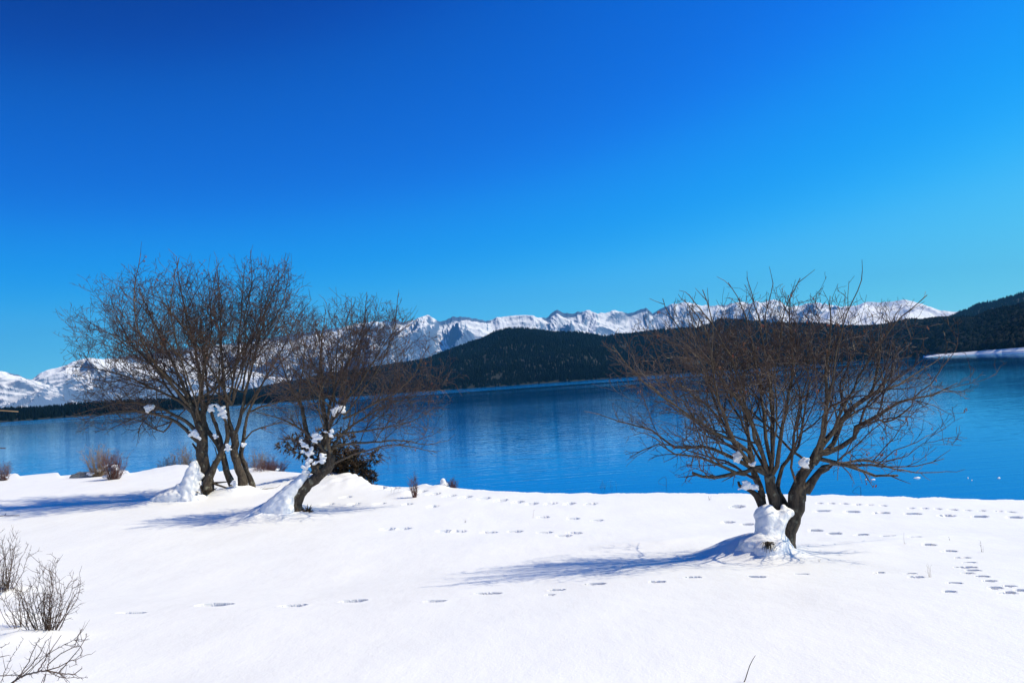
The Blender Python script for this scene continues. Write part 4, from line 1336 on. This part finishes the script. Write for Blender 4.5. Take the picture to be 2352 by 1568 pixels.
for k, (px, py, h, n, ln, lb) in enumerate([
        (1224, 1190, 30, 1, .25, 'single thin stem leaning right on the open snow left of centre'),
        (1068, 1200, 12, 3, .1, 'tiny forked sprig on the open snow'),
        (898, 1131, 18, 1, 0, 'upright bare stem left of the thin upright shrub'),
        (905, 1133, 12, 1, .3, 'short tilted stem left of the thin upright shrub'),
        (916, 1132, 12, 1, .2, 'short stem touching the shade of the thin upright shrub'),
        (2080, 1256, 30, 1, .1, 'thin wavy stem crossed by the right footprint track'),
        (2182, 1248, 16, 1, -.2, 'faint short stem above the bend of the right track'),
        (2256, 1268, 30, 3, -.2, 'pale forked stem right of the bending track'),
        (2135, 1325, 32, 4, .1, 'forked sprig standing right of the two lone footprints'),
        (1880, 1290, 12, 4, .2, 'small branching sprig right of the lone willow foot'),
        (1838, 1286, 12, 1, 0, 'short dark stem right of the lone willow foot'),
        (1630, 1122 + 26, 12, 4, 0, 'pale tuft of stems near the shore left of the lone willow')]):
    sprig(lb, px, py, h, n, 60 + k, ln)

# reeds drawn up out of the water close to the bank
for k, (px, py, lb) in enumerate([(1977, 1139, 'bent reed making a small triangle above the water right of the lone willow'), (1530, 1117, 'bent reed making a small triangle in the water near mid shore'), (1400, 1120, 'reddish reeds at the water edge left of the bent reed')]):
    r = ray(px, py); t = -CAMZ / r.z; c = Vector((r.x * t, r.y * t, 0))
    s_ = 22 / FPX * c.y
    if k == 2:
        rr = random.Random(3); root = empty('reed', c); tag(root, lb, 'reed', 'reeds standing in the shallow water')
        tb = Tubes()
        for j in range(9):
            x0 = rr.uniform(-.35, .35); tb.add([c + Vector((x0, 0, -.1)), c + Vector((x0 + rr.uniform(-.1, .1), 0, rr.uniform(.12, .3)))], [.006, .002], 3)
        tb.build('stems', M_TWIGR, root)['kind'] = 'stuff'
    else:
        stick('reed', lb, None, 0, .007, M_TWIGD, 'reed', 'reeds standing in the shallow water', abspts=[c + Vector((0, 0, -.1)), c + Vector((0, 0, s_)), c + Vector((-s_ * .8, 0, s_ * .5)), c + Vector((0, 0, .02))])

# floating bits of ice
for k, (px, py, w, lb) in enumerate([(2005, 1101.5, 13, 'largest white ice fragment floating off the right bank'), (1988, 1140 - 39, 6, 'small ice speck just left of the largest fragment'), (2106, 1097.5, 18, 'long thin ice sliver floating right of the largest fragment'),
                                     (2223, 1098, 5, 'tiny ice fragment farther right on the water'), (2232, 1103, 4, 'lower tiny ice fragment of the pair'), (2294, 1098, 9, 'narrow ice sliver near the right edge')]):
    r = ray(px, py); t = -CAMZ / r.z; c = Vector((r.x * t, r.y * t, .0)); hw = w / 2 / FPX * c.y
    blob('ice_fragment', [(c, (hw, hw * .45, .03)), (c + Vector((hw * .4, .02, .01)), (hw * .5, hw * .3, .03))], lb, 'ice', 'bits of ice floating on the lake', .012, .004)

# branches of a tree outside the frame, hanging in at the left edge
stick('overhanging_branch', 'pale broken branch tip entering at the left edge over the far shore', [(-120, 936), (-40, 941), (15, 943), (42, 945)], 9.0, .014, M_STRAW, 'branch', 'branch tips entering at the left edge')
stick('overhanging_branch', 'short dark branch tip at the left edge above the water', [(-90, 1020), (-20, 1027), (13, 1029)], 8.0, .012, M_TWIGD, 'branch', 'branch tips entering at the left edge')
c = on_land(-60, 1186)
stick('overhanging_branch', 'thin branch tip lying across the snow at the left edge with an upright shoot', [(-160, 1192), (-40, 1186), (10, 1184), (45, 1183)], 13.5, .012, M_TWIGD, 'branch', 'branch tips entering at the left edge', forks=3)
